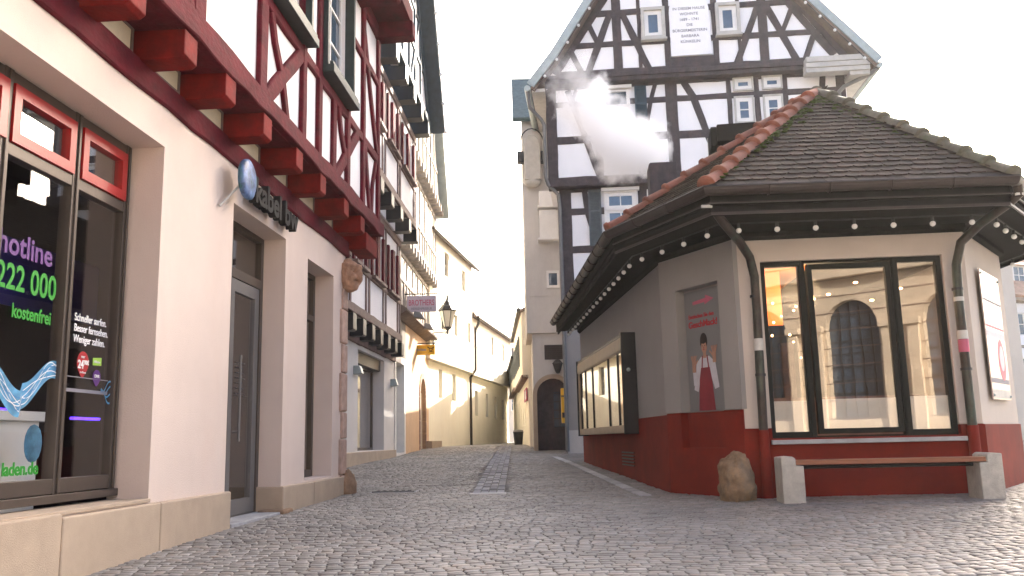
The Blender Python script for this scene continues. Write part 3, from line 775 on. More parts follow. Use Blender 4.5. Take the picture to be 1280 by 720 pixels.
    L = thing('string_lights', 'string of small white bulbs along the steep gable edge of the red windowed house', 'light string', (*PB, 0), ang(PB, QB), 'bulb strings')
    c = MB(); c.tube([(6.0, -1.47, 10.2), (.8, -1.47, 17.4)], .012); c.build('cord', m['iron'], L)
    for i in range(11):
        t = i / 10.; b = MB(); b.ball((6.0 - 5.2 * t, -1.5, 10.15 + 7.2 * t), .055); b.build('bulb', m['bulb'], L)
    return T
row_house()
for x, lab in ((.35, 'small white wedge lamp left of the display window of the white shop'), (4.96, 'small white wedge lamp right of the display window of the white shop')):
    T = thing('wall_lamp', lab, 'wall lamp', (0, 0, 0), 0, 'wedge lamps on the white shop')
    M_ = frame(PB, QB)
    T.location = M_ @ Vector((x, 0, 2.42)); T.rotation_euler = (0, 0, ang(PB, QB))
    b = MB(); b.add([(-.12, 0, -.1), (.12, 0, -.1), (.12, 0, .1), (-.12, 0, .1), (-.12, -.2, -.08), (.12, -.2, -.08), (.12, -.14, .1), (-.12, -.14, .1)], [(0, 3, 2, 1), (4, 5, 6, 7), (0, 1, 5, 4), (3, 7, 6, 2), (0, 4, 7, 3), (1, 2, 6, 5)])
    b.build('housing', m['zinc'], T, .005)
    b = MB(); b.box(-.09, .09, -.17, -.02, -.108, -.102); b.build('lens', m['lamp_glass'], T)

# ============================================================ C: beige timbered house with arch
PC, QC = (-3.43, 25.45), (-3.2, 33.0)
def arch_house():
    T = thing('arched_door_house', 'beige timbered house with apricot ground floor and round arched doorway, third on the left', 'house', (*PC, 0), ang(PC, QC))
    LN = 7.55
    w = MB(); w.wall(2.0, LN, 0, 4.4, 0, .4, [(5.2, 6.6, 0, 2.95)])
    pts = [(5.9 + .7 * math.cos(a), 2.3 + .65 * math.sin(a)) for a in [math.pi * k / 14 for k in range(15)]]
    sp1 = [(5.2, 2.95)] + [p for p in pts[::-1] if p[0] <= 5.9]
    sp2 = [(6.6, 2.95)] + [p for p in pts if p[0] >= 5.9]
    w.prism(sp1, .003, .39); w.prism(sp2, .003, .39)
    w.build('wall', m['orange_wall'], T)
    a = MB()
    for k in range(14):
        t0, t1 = math.pi * k / 14, math.pi * (k + 1) / 14
        a.prism([(5.9 + r_ * math.cos(t), 2.3 + r_ * .95 * math.sin(t)) for r_, t in ((.70, t0 + .01), (.92, t0 + .01), (.92, t1 - .01), (.70, t1 - .01))], -.03, .3)
    for k in range(5):
        a.box(4.98, 5.2, -.03, .3, .25 + k * .41, .645 + k * .41); a.box(6.6, 6.82, -.03, .3, .25 + k * .41, .645 + k * .41)
    a.build('arch_stones', m['quoin'], T, .01)
    d = MB(); d.box(5.2, 6.6, .3, .36, 0, 3.0); d.build('door', m['timber_b'], T)
    s_ = MB(); s_.wall(0.0, 2.0, 0, 3.3, 0, .4, [(.22, 1.75, .45, 3.1)]); s_.build('shop_surround', m['wwhite'], T, .01)
    d = MB(); d.wall(.22, 1.75, .45, 3.1, .25, .33, [(.32, .95, .55, 2.9), (1.05, 1.65, .55, 2.9)]); do = d.build('door', m['wgrey'], T)
    g = MB(); g.box(.3, 1.7, .28, .29, .5, 2.95); g.build('pane', m['wglass'], do)
    sl = MB(); sl.box(0, 2.0, .06, .4, 3.3, 4.4)
    for k in range(12): sl.box(.04 + k * .165, .14 + k * .165, -.0, .06, 3.32, 4.38)
    sl.build('slatted_panel', m['timber_pale'], T)
    c = MB(); c.sweep([(0, 0), (LN, 0)], [(0, 4.4), (.35, 4.55), (.35, 4.62), (0, 4.85)]); c.build('cornice', m['roof_far'], T)
    def storey(y0, z0, z1):
        u = MB(); u.wall(-.1, LN, z0, z1, y0, y0 + .3); u.build('upper_wall', m['cream2'], T)
        F = MB()
        for z in (z0 + .08, z0 + .95, z1 - .08): F.timber([(-.1, z), (LN, z)], .15, y0 - .04, y0 + .1)
        x = 0
        while x < LN: F.timber([(x, z0), (x, z1)], .12, y0 - .03, y0 + .1); x += .62
        for x in (1.3, 4.4): F.timber([(x, z0 + .1), (x + .6, z0 + .9)], .1, y0 - .035, y0 + .1)
        F.build('timber_frame', m['timber_pale'], T)
        for x in (.62, 1.86, 3.1, 4.34, 5.58):
            window(T, x + .08, x + .54, z0 + 1.05, z1 - .2, y0 - .02, 'wwhite', .04, 1, 2)
    storey(-.05, 4.7, 6.5)
    bracket_row(T, [i * .62 for i in range(13)], .2, -.38, 0, 6.5, 6.8, 'timber_pale')
    storey(-.30, 6.8, 9.3)
    bracket_row(T, [i * .62 for i in range(13)], .2, -.62, -.2, 9.3, 9.6, 'timber_pale')
    g = MB(); g.prism([(-.1, 9.6), (7.3, 9.6), (3.0, 16.5), (-.1, 16.5)], -.5, -.2); g.build('gable_wall', m['cream2'], T)
    F = MB()
    for x in (.5, 1.5, 2.5, 3.5, 4.5, 5.5): F.timber([(x, 9.7), (x, min(16, 9.6 + (7.2 - x) * 1.55))], .12, -.54, -.4)
    for z in (10.7, 12, 13.3): F.timber([(-.1, z), (7.2 - (z - 9.6) / 1.6, z)], .12, -.535, -.4)
    F.build('timber_frame', m['timber_pale'], T)
    v = MB(); v.prism([(7.9, 9.3), (7.9, 9.65), (2.8, 17.6), (2.8, 17.1)], -.8, 5); v.build('roof', m['zinc'], T)
    bk = MB(); bk.box(0, LN, .45, 8, 0, 9.6); bk.build('rear_walls', m['cream2'], T)
    return T
arch_house()
MC = frame(PC, QC)
def floodlight(x, z, lab):
    T = thing('floodlight', lab, 'floodlight', MC @ Vector((x, -.05, z)), ang(PC, QC), 'floodlights on the beige timbered house')
    b = MB(); b.tube([(0, 0, 0), (0, -.35, .05)], .02); b.build('arm', m['iron'], T)
    b = MB(); b.add([(-.22, -.25, .0), (.22, -.25, .0), (.22, -.62, -.05), (-.22, -.62, -.05), (-.14, -.3, .2), (.14, -.3, .2), (.14, -.5, .15), (-.14, -.5, .15)], [(0, 3, 2, 1), (4, 5, 6, 7), (0, 1, 5, 4), (1, 2, 6, 5), (2, 3, 7, 6), (3, 0, 4, 7)]); b.build('hood', m['metal_grey'], T, .02)
floodlight(1.6, 4.55, 'grey hooded floodlight just under the mauve hanging sign')
floodlight(4.0, 4.5, 'grey hooded floodlight above the yellow hanging sign')

# ============================================================ D: yellow street building
PD, QD = (-3.2, 33.0), (-.25, 52.0)
def cream_house():
    T = thing('cream_house', 'long cream rendered building at the bend of the lane with small windows', 'house', (*PD, 0), ang(PD, QD))
    low = [(1.6, 2.25, 2.43, 3.57), (4.0, 4.7, 2.43, 3.56), (8.85, 9.5, 1.92, 3.10), (11.6, 12.2, 1.92, 3.08), (14.1, 14.75, 1.88, 3.04), (16.4, 17.1, 1.87, 2.97)]
    w = MB(); w.wall(-1, 7.35, 0, 3.78, 0, .4, low[:2]); w.wall(7.35, 18.6, 0, 3.72, .02, .42, low[2:]); w.build('wall', m['cream'], T)
    up = [(1.9, 2.6, 7.35, 8.35), (5.15, 5.85, 7.3, 8.2), (3.6, 4.2, 5.12, 6.0), (1.2, 1.9, 5.1, 6.1), (6.3, 6.9, 5.12, 6.0)]
    u = MB(); u.wall(-.6, 7.35, 3.8, 8.75, -.22, .3, up); up2 = [(7.75, 8.35, 5.1, 6.05), (12.3, 12.9, 5.08, 6.05), (15.6, 16.2, 5.08, 6.0)]
    u.wall(7.35, 18.7, 3.74, 6.45, -.2, .3, up2); u.build('upper_wall', m['cream'], T)
    for h in low: window(T, *h, .14, 'timber_pale', .05, 1, 2, pane='wglass')
    for h in up + up2: window(T, *h, -.12, 'timber_pale', .06, 1, 2, sill='wgrey')
    r = MB(); r.poly3([(-1, -.42, 8.68), (7.5, -.42, 8.68), (7.5, 4, 13.6), (-1, 4, 13.6)], .12); r.poly3([(7.36, -.42, 6.42), (19, -.42, 6.42), (18, 2.6, 10.4), (7.36, 2.6, 10.4)], .12); r.poly3([(19, -.42, 6.42), (19, 5.6, 6.42), (18, 2.6, 10.4)], .12)
    r.prism([(7.36, 6.38), (19, 6.38), (19, 6.41), (7.36, 6.41)], -.4, 3.4); r.prism([(7.36, 6.4), (7.5, 6.4), (7.5, 8.7), (7.36, 8.7)], .3, 5)
    ro = r.build('roof', m['roof_far'], T)
    s_ = MB(); s_.poly3([(9.0, .62, 7.86), (9.7, .62, 7.86), (9.7, 1.3, 8.76), (9.0, 1.3, 8.76)], -.05); s_.poly3([(10.4, .62, 7.86), (11.1, .62, 7.86), (11.1, 1.3, 8.76), (10.4, 1.3, 8.76)], -.05); s_.build('skylight', m['zinc'], ro)
    g = MB()
    for z, a, b in ((8.62, -1, 7.75), (6.38, 7.4, 19)): g.tube([(a, -.48, z), (b, -.48, z)], .07)
    g.build('gutter', m['copper'], T)
    p = MB(); p.tube([(7.7, -.46, 6.35), (7.7, -.42, 6.1), (7.6, -.30, 5.8), (7.5, -.30, 3.95), (7.4, -.08, 3.6), (7.4, -.08, .5)], .06); p.build('downpipe', m['copper'], T)
    p = MB(); p.box(-1, 18.6, .45, 6, 0, 6.3); p.box(-1, 7.3, .35, 6, 6.3, 8.6); p.build('rear_walls', m['cream'], T)
    p = MB(); p.box(-.9, .6, -.35, 0, .4, .78); p.build('step', m['sandstone'], T)
cream_house()

# ============================================================ E: passage house with arched door
def passage_house():
    T = thing('passage_house', 'narrow greige rendered house with a dark round arched door between gable house and lane', 'house', (0, 27.5, 0))
    ax, r0 = 1.2, .50
    w = MB(); w.wall(.60, 3.4, 0, 4.02, 0, .5, [(ax - r0, ax + r0, 0, 2.62)])
    pts = [(ax + r0 * math.cos(math.pi * k / 14), 2.12 + r0 * math.sin(math.pi * k / 14)) for k in range(15)]
    w.prism([(ax - r0, 2.62)] + [p for p in pts[::-1] if p[0] <= ax], .003, .49); w.prism([(ax + r0, 2.62)] + [p for p in pts if p[0] >= ax], .003, .49)
    w.build('wall', m['e_wall'], T)
    u = MB(); u.box(.44, 3.4, -.12, 3.4, 4.03, 11.0); u.box(.62, 3.4, .5, 3.4, 0, 4.02); u.box(.42, 3.4, -.14, 3.4, 8.82, 8.87); u.box(.42, 3.4, -.14, 3.4, 5.2, 5.24); u.build('upper_wall', m['e_wall'], T)
    a = MB()
    for k in range(12):
        t0, t1 = math.pi * k / 12, math.pi * (k + 1) / 12
        a.prism([(ax + r_ * math.cos(t), 2.12 + r_ * math.sin(t)) for r_, t in ((r0, t0), (r0 + .13, t0), (r0 + .13, t1), (r0, t1))], -.03, .25)
    a.box(ax - r0 - .13, ax - r0, -.03, .25, .35, 2.12); a.box(ax + r0, ax + r0 + .13, -.03, .25, .35, 2.12)
    a.build('door_surround', m['sandstone'], T, .006)
    d = MB(); d.box(ax - r0, ax + r0, .22, .28, .35, 2.65)
    for x in (ax - .03,): d.box(x, x + .04, .2, .22, .4, 2.6)
    for z in (.45, .95): d.box(ax - .42, ax + .42, .2, .22, z, z + .06)
    do = d.build('door', m['timber_grey'], T)
    g = MB(); g.box(ax + .02, ax + .38, .19, .21, 1.1, 2.2); g.build('pane', m['wglass'], do)
    l = MB()
    for k in range(5): l.box(ax + .02, ax + .38, .175, .19, 1.1 + k * .26, 1.13 + k * .26)
    l.box(ax + .18, ax + .21, .175, .19, 1.1, 2.2); l.build('grille', m['iron'], do)
    p = MB(); p.box(.97, 1.55, -.03, .0, 3.2, 3.66)
    for k in range(6): p.box(1.0, 1.52, -.045, -.03, 3.25 + k * .065, 3.28 + k * .065)
    p.build('vent_grille', m['k_brown'], T)
    f = MB(); f.wall(1.1, 1.5, 5.45, 6.0, -.18, -.12, [(1.17, 1.43, 5.53, 5.92)]); fo = f.build('window', m['wwhite'], T)
    g = MB(); g.box(1.16, 1.44, -.15, -.14, 5.5, 5.95); g.build('pane', m['wglass'], fo)
    for zz, hh in ((7.0, .95), (8.05, .5)):
        a = MB(); a.box(.92, 1.5, -.5, -.12, zz, zz + hh * .95); a.box(.86, 1.52, -.55, -.12, zz - .08, zz); a.build('balcony_box', m['wwhite'], T, .02)
    r = MB(); r.poly3([(.14, -.45, 11.0), (3.4, -.45, 11.0), (3.4, 1.6, 13.2), (.14, 1.6, 13.2)], .15); r.poly3([(.45, 3.45, 11.2), (.45, 1.6, 13.2), (3.4, 1.6, 13.2), (3.4, 3.65, 11.0)], .15)
    r.build('roof', mat('blue green slate', (.09, .14, .15), .6, .25, 8, .3, 20), T)
    ga = MB(); ga.M = Matrix.Rotation(R(90), 4, 'Z'); ga.prism([(-.1, 11.0), (3.3, 11.0), (1.6, 12.9)], -.6, -.45); ga.build('gable_wall', m['e_wall'], T)
    # siren box
    S = thing('siren_box', 'rounded grey equipment box with hoop on the narrow greige house', 'equipment box', (.74, 27.35, 8.9))
    b = MB(); b.prism([(-.26, 0), (.26, 0), (.26, 1.1), (.2, 1.35), (.1, 1.47), (-.1, 1.47), (-.2, 1.35), (-.26, 1.1)], -.4, 0); b.build('case', m['wgrey'], S, .03)
    b = MB(); b.tube([(.40 * math.cos(t), -.2, 1.15 + .6 * math.sin(t)) for t in [math.pi * k / 12 for k in range(13)]], .02); b.build('hoop', m['iron'], S)
    for x0_, x1_ in ((-.48, -.27), (.27, .45)):
        b = MB(); b.box(x0_, x1_, -.35, -.1, .58, .95); b.build('side_unit', m['iron'], S, .02)
    b = MB(); b.ball((0, -.2, -.05), .28, sc=(1, .8, .6)); b.build('lower_dome', m['wgrey'], S)
passage_house()
T = thing('wall_lantern', 'small black shield shaped lantern over the round arched door', 'lantern', (1.36, 27.5, 2.74))
b = MB(); b.tube([(0, 0, .12), (0, -.12, .2), (0, -.2, .3)], .015); b.build('arm', m['iron'], T)
b = MB(); b.lathe((0, -.2, 0), [(0, 0), (.05, .02), (.09, .1), (.15, .3), (.17, .32), (.08, .42), (.02, .46), (0, .5)], 6, smooth=False); b.build('lamp_body', m['iron'], T)
T = thing('yellow_letter_box', 'tall yellow letter box strip on the corner beside the arched door', 'letter box', (1.42, 25.75, 1.2))
b = MB(); b.box(-.07, .075, -.12, .12, 0, 1.0); b.build('body', m['yellow'], T, .015)
b = MB(); b.box(-.07, .07, -.126, -.12, .75, .79); b.box(-.06, .06, -.126, -.12, .15, .3); b.build('slot', m['iron'], T)
b = MB(); b.box(.07, .11, -.05, .05, .2, .3); b.build('arm', m['iron'], T)

# ============================================================ F: houses at the far right of the lane
PF, QF = (-.1, 52.0), (.62, 28.0)
def lane_house(name, s0, s1, zj, ztop, shut, lab, roof_side):
    Mf = frame(PF, QF); o = Mf @ Vector((s0, 0, 0))
    T = thing(name, lab, 'house', o, ang(PF, QF), 'houses on the right side of the lane')
    L = s1 - s0
    hs = [(k + .3, k + .9, 1.3, 2.5) for k in range(0, int(L) - 1, 2)]
    w = MB(); w.wall(0, L, 0, zj, 0, .4, hs); w.build('wall', m['cream'], T)
    jb = MB(); jb.box(0, L, -.24, 0, zj - .02, zj + .09); jb.build('jetty_beam', m['timber_b'], T)
    for h in hs: window(T, *h, .1, 'wgrey', .05, 1, 2)
    u = MB(); hu = [(k + .4, k + 1.1, zj + .6, zj + 1.75) for k in range(0, int(L) - 1, 2)]
    u.wall(0, L, zj, ztop, -.2, .3, hu); u.box(0, L, .42, 5, 0, ztop); u.build('upper_wall', m['cream'], T)
    for h in hu:
        window(T, *h, -.15, 'wwhite', .05, 2, 2)
        if shut: shutter(T, h[0] - .42, h[0] - .02, h[2], h[3], -.21, 'shutter_grey'); shutter(T, h[1] + .02, h[1] + .42, h[2], h[3], -.21, 'shutter_grey')
    r = MB(); r.poly3([(-.2, -.26, ztop), (L + .1, -.26, ztop), (L + .1, 2.6, ztop + 1.3), (-.2, 2.6, ztop + 1.3)], .12); r.poly3([(-.2, 5.6, ztop), (-.2, 2.6, ztop + 1.3), (L + .1, 2.6, ztop + 1.3), (L + .1, 5.6, ztop)], .12); r.build('roof', m['roof_far'], T)
    g = MB(); g.tube([(-.2, -.30, ztop), (L + .1, -.30, ztop)], .07); g.build('gutter', m['iron'], T)
    return T
lane_house('lane_house', 0.5, 10.5, 3.1, 4.6, True, 'low cream house with grey shutters at the far end of the lane', 1)
h2 = lane_house('lane_house', 10.52, 20.4, 2.95, 5.4, True, 'taller cream house with shutters next to the greige passage house', 1)
T = thing('shop_sign', 'flat dark red framed sign on the lane wall left of the arched door', 'sign', frame(PF, QF) @ Vector((19.2, -.02, 2.15)), ang(PF, QF))
b = MB(); b.wall(-1.0, 1.0, 0, .45, -.06, -.02, [(-.93, .93, .06, .39)]); b.build('frame', m['t_mauve'], T)
b = MB(); b.box(-.93, .93, -.045, -.03, .06, .39); b.build('panel', m['sign_pink'], T)
T = thing('litter_bin', 'dark grey litter bin standing at the far right edge of the lane', 'bin', (.12, 36, zg(0, 36)))
b = MB(); b.lathe((0, 0, 0), [(.16, 0), (.2, .45), (.22, .5), (.2, .52)], 12); b.build('body', m['iron'], T)
b = MB(); b.lathe((0, 0, .52), [(.21, 0), (.19, .06), (0, .08)], 12); b.build('lid', m['metal_grey'], T)
T = thing('end_house', 'pale house closing the lane in the far background', 'house', (-4, 66, 0), R(12))
b = MB(); b.box(0, 9, 0, 6, 0, 5.2); b.build('wall', m['cream2'], T)
b = MB(); b.poly3([(-.3, -.5, 5.1), (9.3, -.5, 5.1), (9.3, 3, 8), (-.3, 3, 8)], .15); b.poly3([(-.3, 6.5, 5.1), (-.3, 3, 8), (9.3, 3, 8), (9.3, 6.5, 5.1)], .15); b.build('roof', m['roof_far'], T)
for k in range(3): window(T, 1.4 + k * 2.4, 2.2 + k * 2.4, 2.9, 4.1, -.05, 'wwhite', .06, 2, 2)
# ============================================================ G: grey timbered gable house
PG = (1.5, 24.9); QG = (1.5 + .996, 24.9 - .089)
AG = ang(PG, QG); MG = frame(PG, QG)
def gable_house():
    T = thing('gable_house', 'big half timbered gable house with dark grey beams, white panels and a painted inscription', 'house', (*PG, 0), AG)
    W = 8.15
    # lower storeys
    w = MB(); w.box(-.02, W, 0, .4, 0, 8.0)
    w.box(0, .38, .4, 12, 0, 8.0); w.box(W - .4, W, .4, 12, 0, 8.0); w.box(.38, W - .4, 11.6, 12, 0, 8)
    w.build('wall', m['gplaster'], T)
    p = MB(); p.box(-.04, W + .02, -.05, .02, 0, .98); p.box(-.04, 0.02, .02, 3, 0, .98); p.build('plinth', m['e_wall'], T)
    p = MB(); p.box(-.03, W, -.03, .0, .98, 4.1); p.build('ground_floor_render', mat('beige ground floor render', (.36, .33, .30), .9, .06, 1.5, .2, 90), T)
    F = MB(); y = -.03; yb = .02
    F.timber([(.12, 4.15), (.12, 7.95)], .34, y, yb); F.timber([(0, 4.25), (W, 4.25)], .25, y, yb)
    for z in (5.1, 6.12, 7.25): F.timber([(.1, z), (W, z)], .2, y, yb)
    F.timber([(.1, 7.93), (W, 7.93)], .2, y, yb)
    for x in (2.35, 4.0, 5.2, 6.4, 7.9): F.timber([(x, 4.2), (x, 7.95)], .26, y, yb)
    F.timber([(.68, 7.9), (.75, 7.2), (1.1, 6.0)], .16, y, yb)
    F.timber([(3.1, 7.9), (3.9, 6.1)], .18, y, yb)
    # mid storey
    y = -.33; yb = -.27
    F.timber([(-.35, 8.06), (W + .15, 8.06)], .28, -.36, .1)
    F.timber([(-.2, 8.1), (-.2, 10.9)], .30, y, yb)
    for z, lo in ((9.32, -.1), (10.42, -.1)): F.timber([(lo, z), (W, z)], .22 if z < 10 else .17, y, yb)
    F.timber([(-.3, 10.98), (W, 10.98)], .22, y, yb)
    for x, w_ in ((1.16, .2), (2.35, .2), (3.3, .34), (4.95, .13), (5.74, .15), (6.54, .14), (8.1, .26)): F.timber([(x, 8.15), (x, 10.9)], w_, y, yb)
    F.timber([(.30, 10.85), (.58, 10.0), (1.15, 8.15)], .18, y, yb); F.timber([(.55, 10.85), (.42, 10.5)], .1, y, yb)
    F.timber([(3.68, 10.9), (3.92, 10.45), (4.45, 8.7), (4.6, 8.2)], .19, y, yb)
    F.timber([(2.85, 10.9), (2.70, 10.4), (2.5, 9.4)], .13, y, yb)
    F.timber([(7.62, 10.9), (7.45, 9.4), (7.3, 8.2)], .15, y, yb)
    # gable
    y = -.63; yb = -.56
    F.timber([(-.35, 11.13), (W + .1, 11.13)], .13, -.68, -.3); F.timber([(-.35, 11.00), (W + .1, 11.00)], .12, -.64, -.3)
    F.timber([(.0, 11.25), (7.95, 11.25)], .12, y, yb)
    F.timber([(.4, 12.09), (7.6, 12.09)], .17, y, yb)
    F.timber([(1.2, 13.06), (6.9, 13.06)], .18, y, yb)
    F.timber([(1.9, 14.3), (6.1, 14.3)], .18, y, yb); F.timber([(2.5, 15.4), (5.5, 15.4)], .16, y, yb)
    for x, z1 in ((1.80, 14.0), (2.45, 15.2), (3.24, 16.2), (4.62, 16.3), (5.30, 15.4), (5.98, 14.3)): F.timber([(x, 11.2), (x, z1)], .26 if x in (1.80, 5.98) else (.17 if x in (3.24, 4.62) else .10), y, yb)
    F.box(3.2, 4.68, y + .004, yb, 11.28, 11.56)
    F.timber([(1.60, 13.0), (.92, 11.25)], .19, y, yb); F.timber([(1.98, 13.0), (2.68, 11.25)], .19, y, yb)
    F.timber([(5.88, 13.0), (5.18, 11.25)], .19, y, yb); F.timber([(6.1, 13.0), (6.86, 11.25)], .19, y, yb)
    F.timber([(.98, 12.75), (1.22, 12.15)], .15, y, yb); F.timber([(.42, 11.95), (.74, 11.25)], .16, y, yb)
    F.timber([(6.81, 12.8), (6.52, 12.15)], .15, y, yb); F.timber([(7.36, 11.95), (7.12, 11.3)], .16, y, yb)
    F.timber([(-.05, 11.25), (1.45, 13.5), (2.9, 15.7), (3.95, 17.2)], .22, y - .01, yb)
    F.timber([(8.25, 11.2), (7.2, 12.7), (6.45, 13.5), (5.0, 15.7), (3.95, 17.2)], .17, y - .01, yb)
    F.timber([(7.9, 11.35), (6.85, 12.85), (6.4, 13.6)], .20, y - .01, yb)
    F.build('timber_frame', m['timber_grey'], T)
    u = MB(); u.box(-.33, W + .1, -.3, .0, 7.98, 10.95); u.box(-.33, -.05, 0.001, 12, 7.98, 10.95); u.box(W - .2, W + .1, 0.001, 12, 7.98, 10.95)
    u.prism([(-.33, 10.96), (8.45, 10.96), (8.35, 11.2), (6.55, 13.45), (3.95, 17.25), (1.35, 13.45), (-.2, 11.2)], -.59, -.2)
    u.build('upper_wall', m['gplaster'], T)
    # louvered window and lower window with shutters
    def win(x0, x1, z0, z1, zs, y, nm='window'):
        o = window(T, x0, x1, z0, zs, y, 'wwhite', .10, 2, 2, surround='wwhite', sw=.05)
        c = MB(); c.box(x0 - .12, x1 + .12, y - .12, y + .02, z1 + .04, z1 + .14); c.build('cornice', m['wwhite'], o, .01)
        return o
    o = win(1.36, 2.04, 9.45, 10.75, 10.25, -.34)
    l = MB(); l.wall(1.30, 2.10, 10.26, 10.76, -.37, -.30, [(1.40, 2.0, 10.32, 10.71)])
    l.build('louvre_frame', m['wwhite'], o)
    l = MB(); l.box(1.4, 2.0, -.31, -.305, 10.32, 10.71)
    for k in range(6): l.box(1.4, 2.0, -.35, -.315, 10.33 + k * .065, 10.365 + k * .065)
    l.build('louvres', m['shutter_blue'], o)
    shutter(T, 2.24, 2.58, 9.42, 10.84, -.36, 'shutter_blue')
    o = win(1.28, 2.14, 6.3, 7.75, 7.25, -.05)
    o2 = window(T, 1.28, 2.14, 7.27, 7.75, -.05, 'wwhite', .10, 2, 1, surround='wwhite', sw=.05)
    shutter(T, .78, 1.15, 6.2, 7.86, -.06, 'shutter_grey')
    for x in (5.05, 5.87):
        window(T, x + .07, x + .55, 10.58, 10.90, -.34, 'wwhite', .10, 1, 1, surround='wgrey', sw=.05)
        window(T, x + .07, x + .53, 9.6, 10.32, -.34, 'wwhite', .11, 1, 2, surround='wgrey', sw=.05)
    for x in (2.56, 4.70):
        window(T, x + .04, x + .55, 12.22, 13.02, -.66, 'wwhite', .12, 1, 1, surround='wgrey', sw=.09, sill='wgrey', proud=.08)
    for x in (3.0, 4.4): window(T, x, x + .5, 14.45, 15.2, -.66, 'wwhite', .1, 1, 1, surround='wgrey', sw=.09)
    for x in (4.3, 5.5, 6.7): window(T, x, x + .55, 8.3, 9.1, -.34, 'wwhite', .1, 1, 2, surround='wgrey', sw=.05)
    # plaque
    pts = [(3.33, 11.58), (4.49, 11.58), (4.47, 13.0)] + [(3.90 + .57 * math.cos(t), 13.0 + .5 * math.sin(t)) for t in [math.pi * k / 14 for k in range(1, 14)]] + [(3.33, 13.0)]
    q = MB(); q.prism(pts, -.655, -.60); po = q.build('inscription_panel', m['gplaster'], T)
    text('lettering', 'IN DIESEM HAUSE\nWOHNTE\n1689 - 1741\nDIE\nBÜRGERMEISTERIN\nBARBARA\nKÜNKELIN', .118, m['t_grey'], T, (3.90, -.658, 12.99), 'CENTER', bold=.0015, sp=1.45)
    # roof: two slopes with bell-cast eaves
    r = MB()
    for side in (0, 1):
        prof = [(-.75, 10.72), (-.05, 11.62), (1.0, 13.25), (3.95, 17.55)] if side == 0 else [(8.98, 10.85), (7.0, 13.15), (6.6, 13.6), (3.95, 17.55)]
        for a, b in zip(prof[:-1], prof[1:]):
            pts = [(a[0], -1.0, a[1]), (b[0], -1.0, b[1]), (b[0], 12, b[1]), (a[0], 12, a[1])]
            if side == 1: pts = pts[::-1]
            r.poly3(pts, .14)
    ro = r.build('roof', m['roof_far'], T)
    v = MB()
    for prof in ([(-.75, 10.80), (-.05, 11.70), (1.0, 13.33), (3.95, 17.63)], [(9.0, 10.93), (7.0, 13.25), (6.6, 13.7), (3.95, 17.63)]):
        for a, b in zip(prof[:-1], prof[1:]):
            d = (Vector(b) - Vector(a)).normalized(); nn = Vector((-d.y, d.x)) * .12
            v.prism([(a[0] + nn.x, a[1] + nn.y), (b[0] + nn.x, b[1] + nn.y), (b[0] - nn.x, b[1] - nn.y), (a[0] - nn.x, a[1] - nn.y)], -1.06, -.98)
    v.build('verge_board', m['zinc'], ro)
    # timber soffit boxes below the eaves
    s_ = MB(); s_.box(7.0, 8.75, -.95, -.60, 10.72, 10.85); s_.box(7.0, 8.75, -.98, -.62, 10.86, 11.0); s_.box(7.02, 8.8, -1.0, -.64, 11.01, 11.17); s_.box(8.2, 8.75, -.9, 11.5, 10.6, 10.72)
    s_.build('eave_box', m['wgrey'], T, .01)
    s_ = MB(); s_.box(-.72, -.35, -.9, 11.5, 10.62, 10.72); s_.build('eave_soffit', m['wgrey'], T)
    for gx, gz in ((-.85, 10.72), (9.0, 10.82)):
        g = MB(); g.tube([(gx, -1.0, gz), (gx, 11.8, gz)], .09); g.build('gutter', m['zinc'], T)
    d = MB(); d.tube([(-.85, -.9, 10.7), (-.8, -.8, 10.2), (-.5, -.45, 9.95), (-.42, -.42, 9.8), (-.42, -.42, 8.2), (-.35, -.35, 8.0), (-.08, -.12, 7.75), (-.05, -.12, 7.4), (-.05, -.12, .4)], .055, 10); d.build('downpipe', m['metal_grey'], T)
    d = MB(); d.tube([(8.98, -.9, 10.8), (8.8, -.8, 10.65), (8.15, -.45, 10.45), (8.0, -.42, 10.3), (8.0, -.42, 9.0)], .06, 10); d.build('downpipe', m['metal_grey'], T)
    c = MB(); c.box(7.35, 8.1, 1.5, 2.3, 12, 14.6); c.box(7.28, 8.17, 1.43, 2.37, 14.3, 14.45); c.build('chimney', mat('weathered brick chimney', (.16, .10, .07), .9, .35, 8, .6, 25, stain=.6, stain_col=(.08, .14, .10)), ro, .01)
    return T
gable_house()
def gstring(name, lab, a, b, n, pts=None):
    L = thing(name, lab, 'light string', (*PG, 0), AG, 'bulb strings')
    c = MB(); c.tube([(p[0], -1.1, p[1] - .05) for p in pts], .012, 6); c.build('cord', m['iron'], L)
    tot = [0]
    for p, q in zip(pts[:-1], pts[1:]): tot.append(tot[-1] + (Vector(q) - Vector(p)).length)
    for i in range(n):
        s_ = (i + .5) / n * tot[-1]
        k = max(j for j in range(len(pts) - 1) if tot[j] <= s_)
        t = (s_ - tot[k]) / (tot[k + 1] - tot[k]); p = Vector(pts[k]).lerp(Vector(pts[k + 1]), t)
        bb = MB(); bb.ball((p.x, -1.12, p.y - .09), .045); bb.build('bulb', m['bulb'], L)
gstring('string_lights', 'bulb string along the left gable edge of the grey timbered house', 0, 0, 13, [(-.5, 10.85), (.05, 11.6), (1.1, 13.2), (3.9, 17.3)])
gstring('string_lights', 'bulb string along the right gable edge of the grey timbered house', 0, 0, 14, [(8.75, 10.85), (6.95, 13.0), (6.55, 13.5), (4.0, 17.3)])

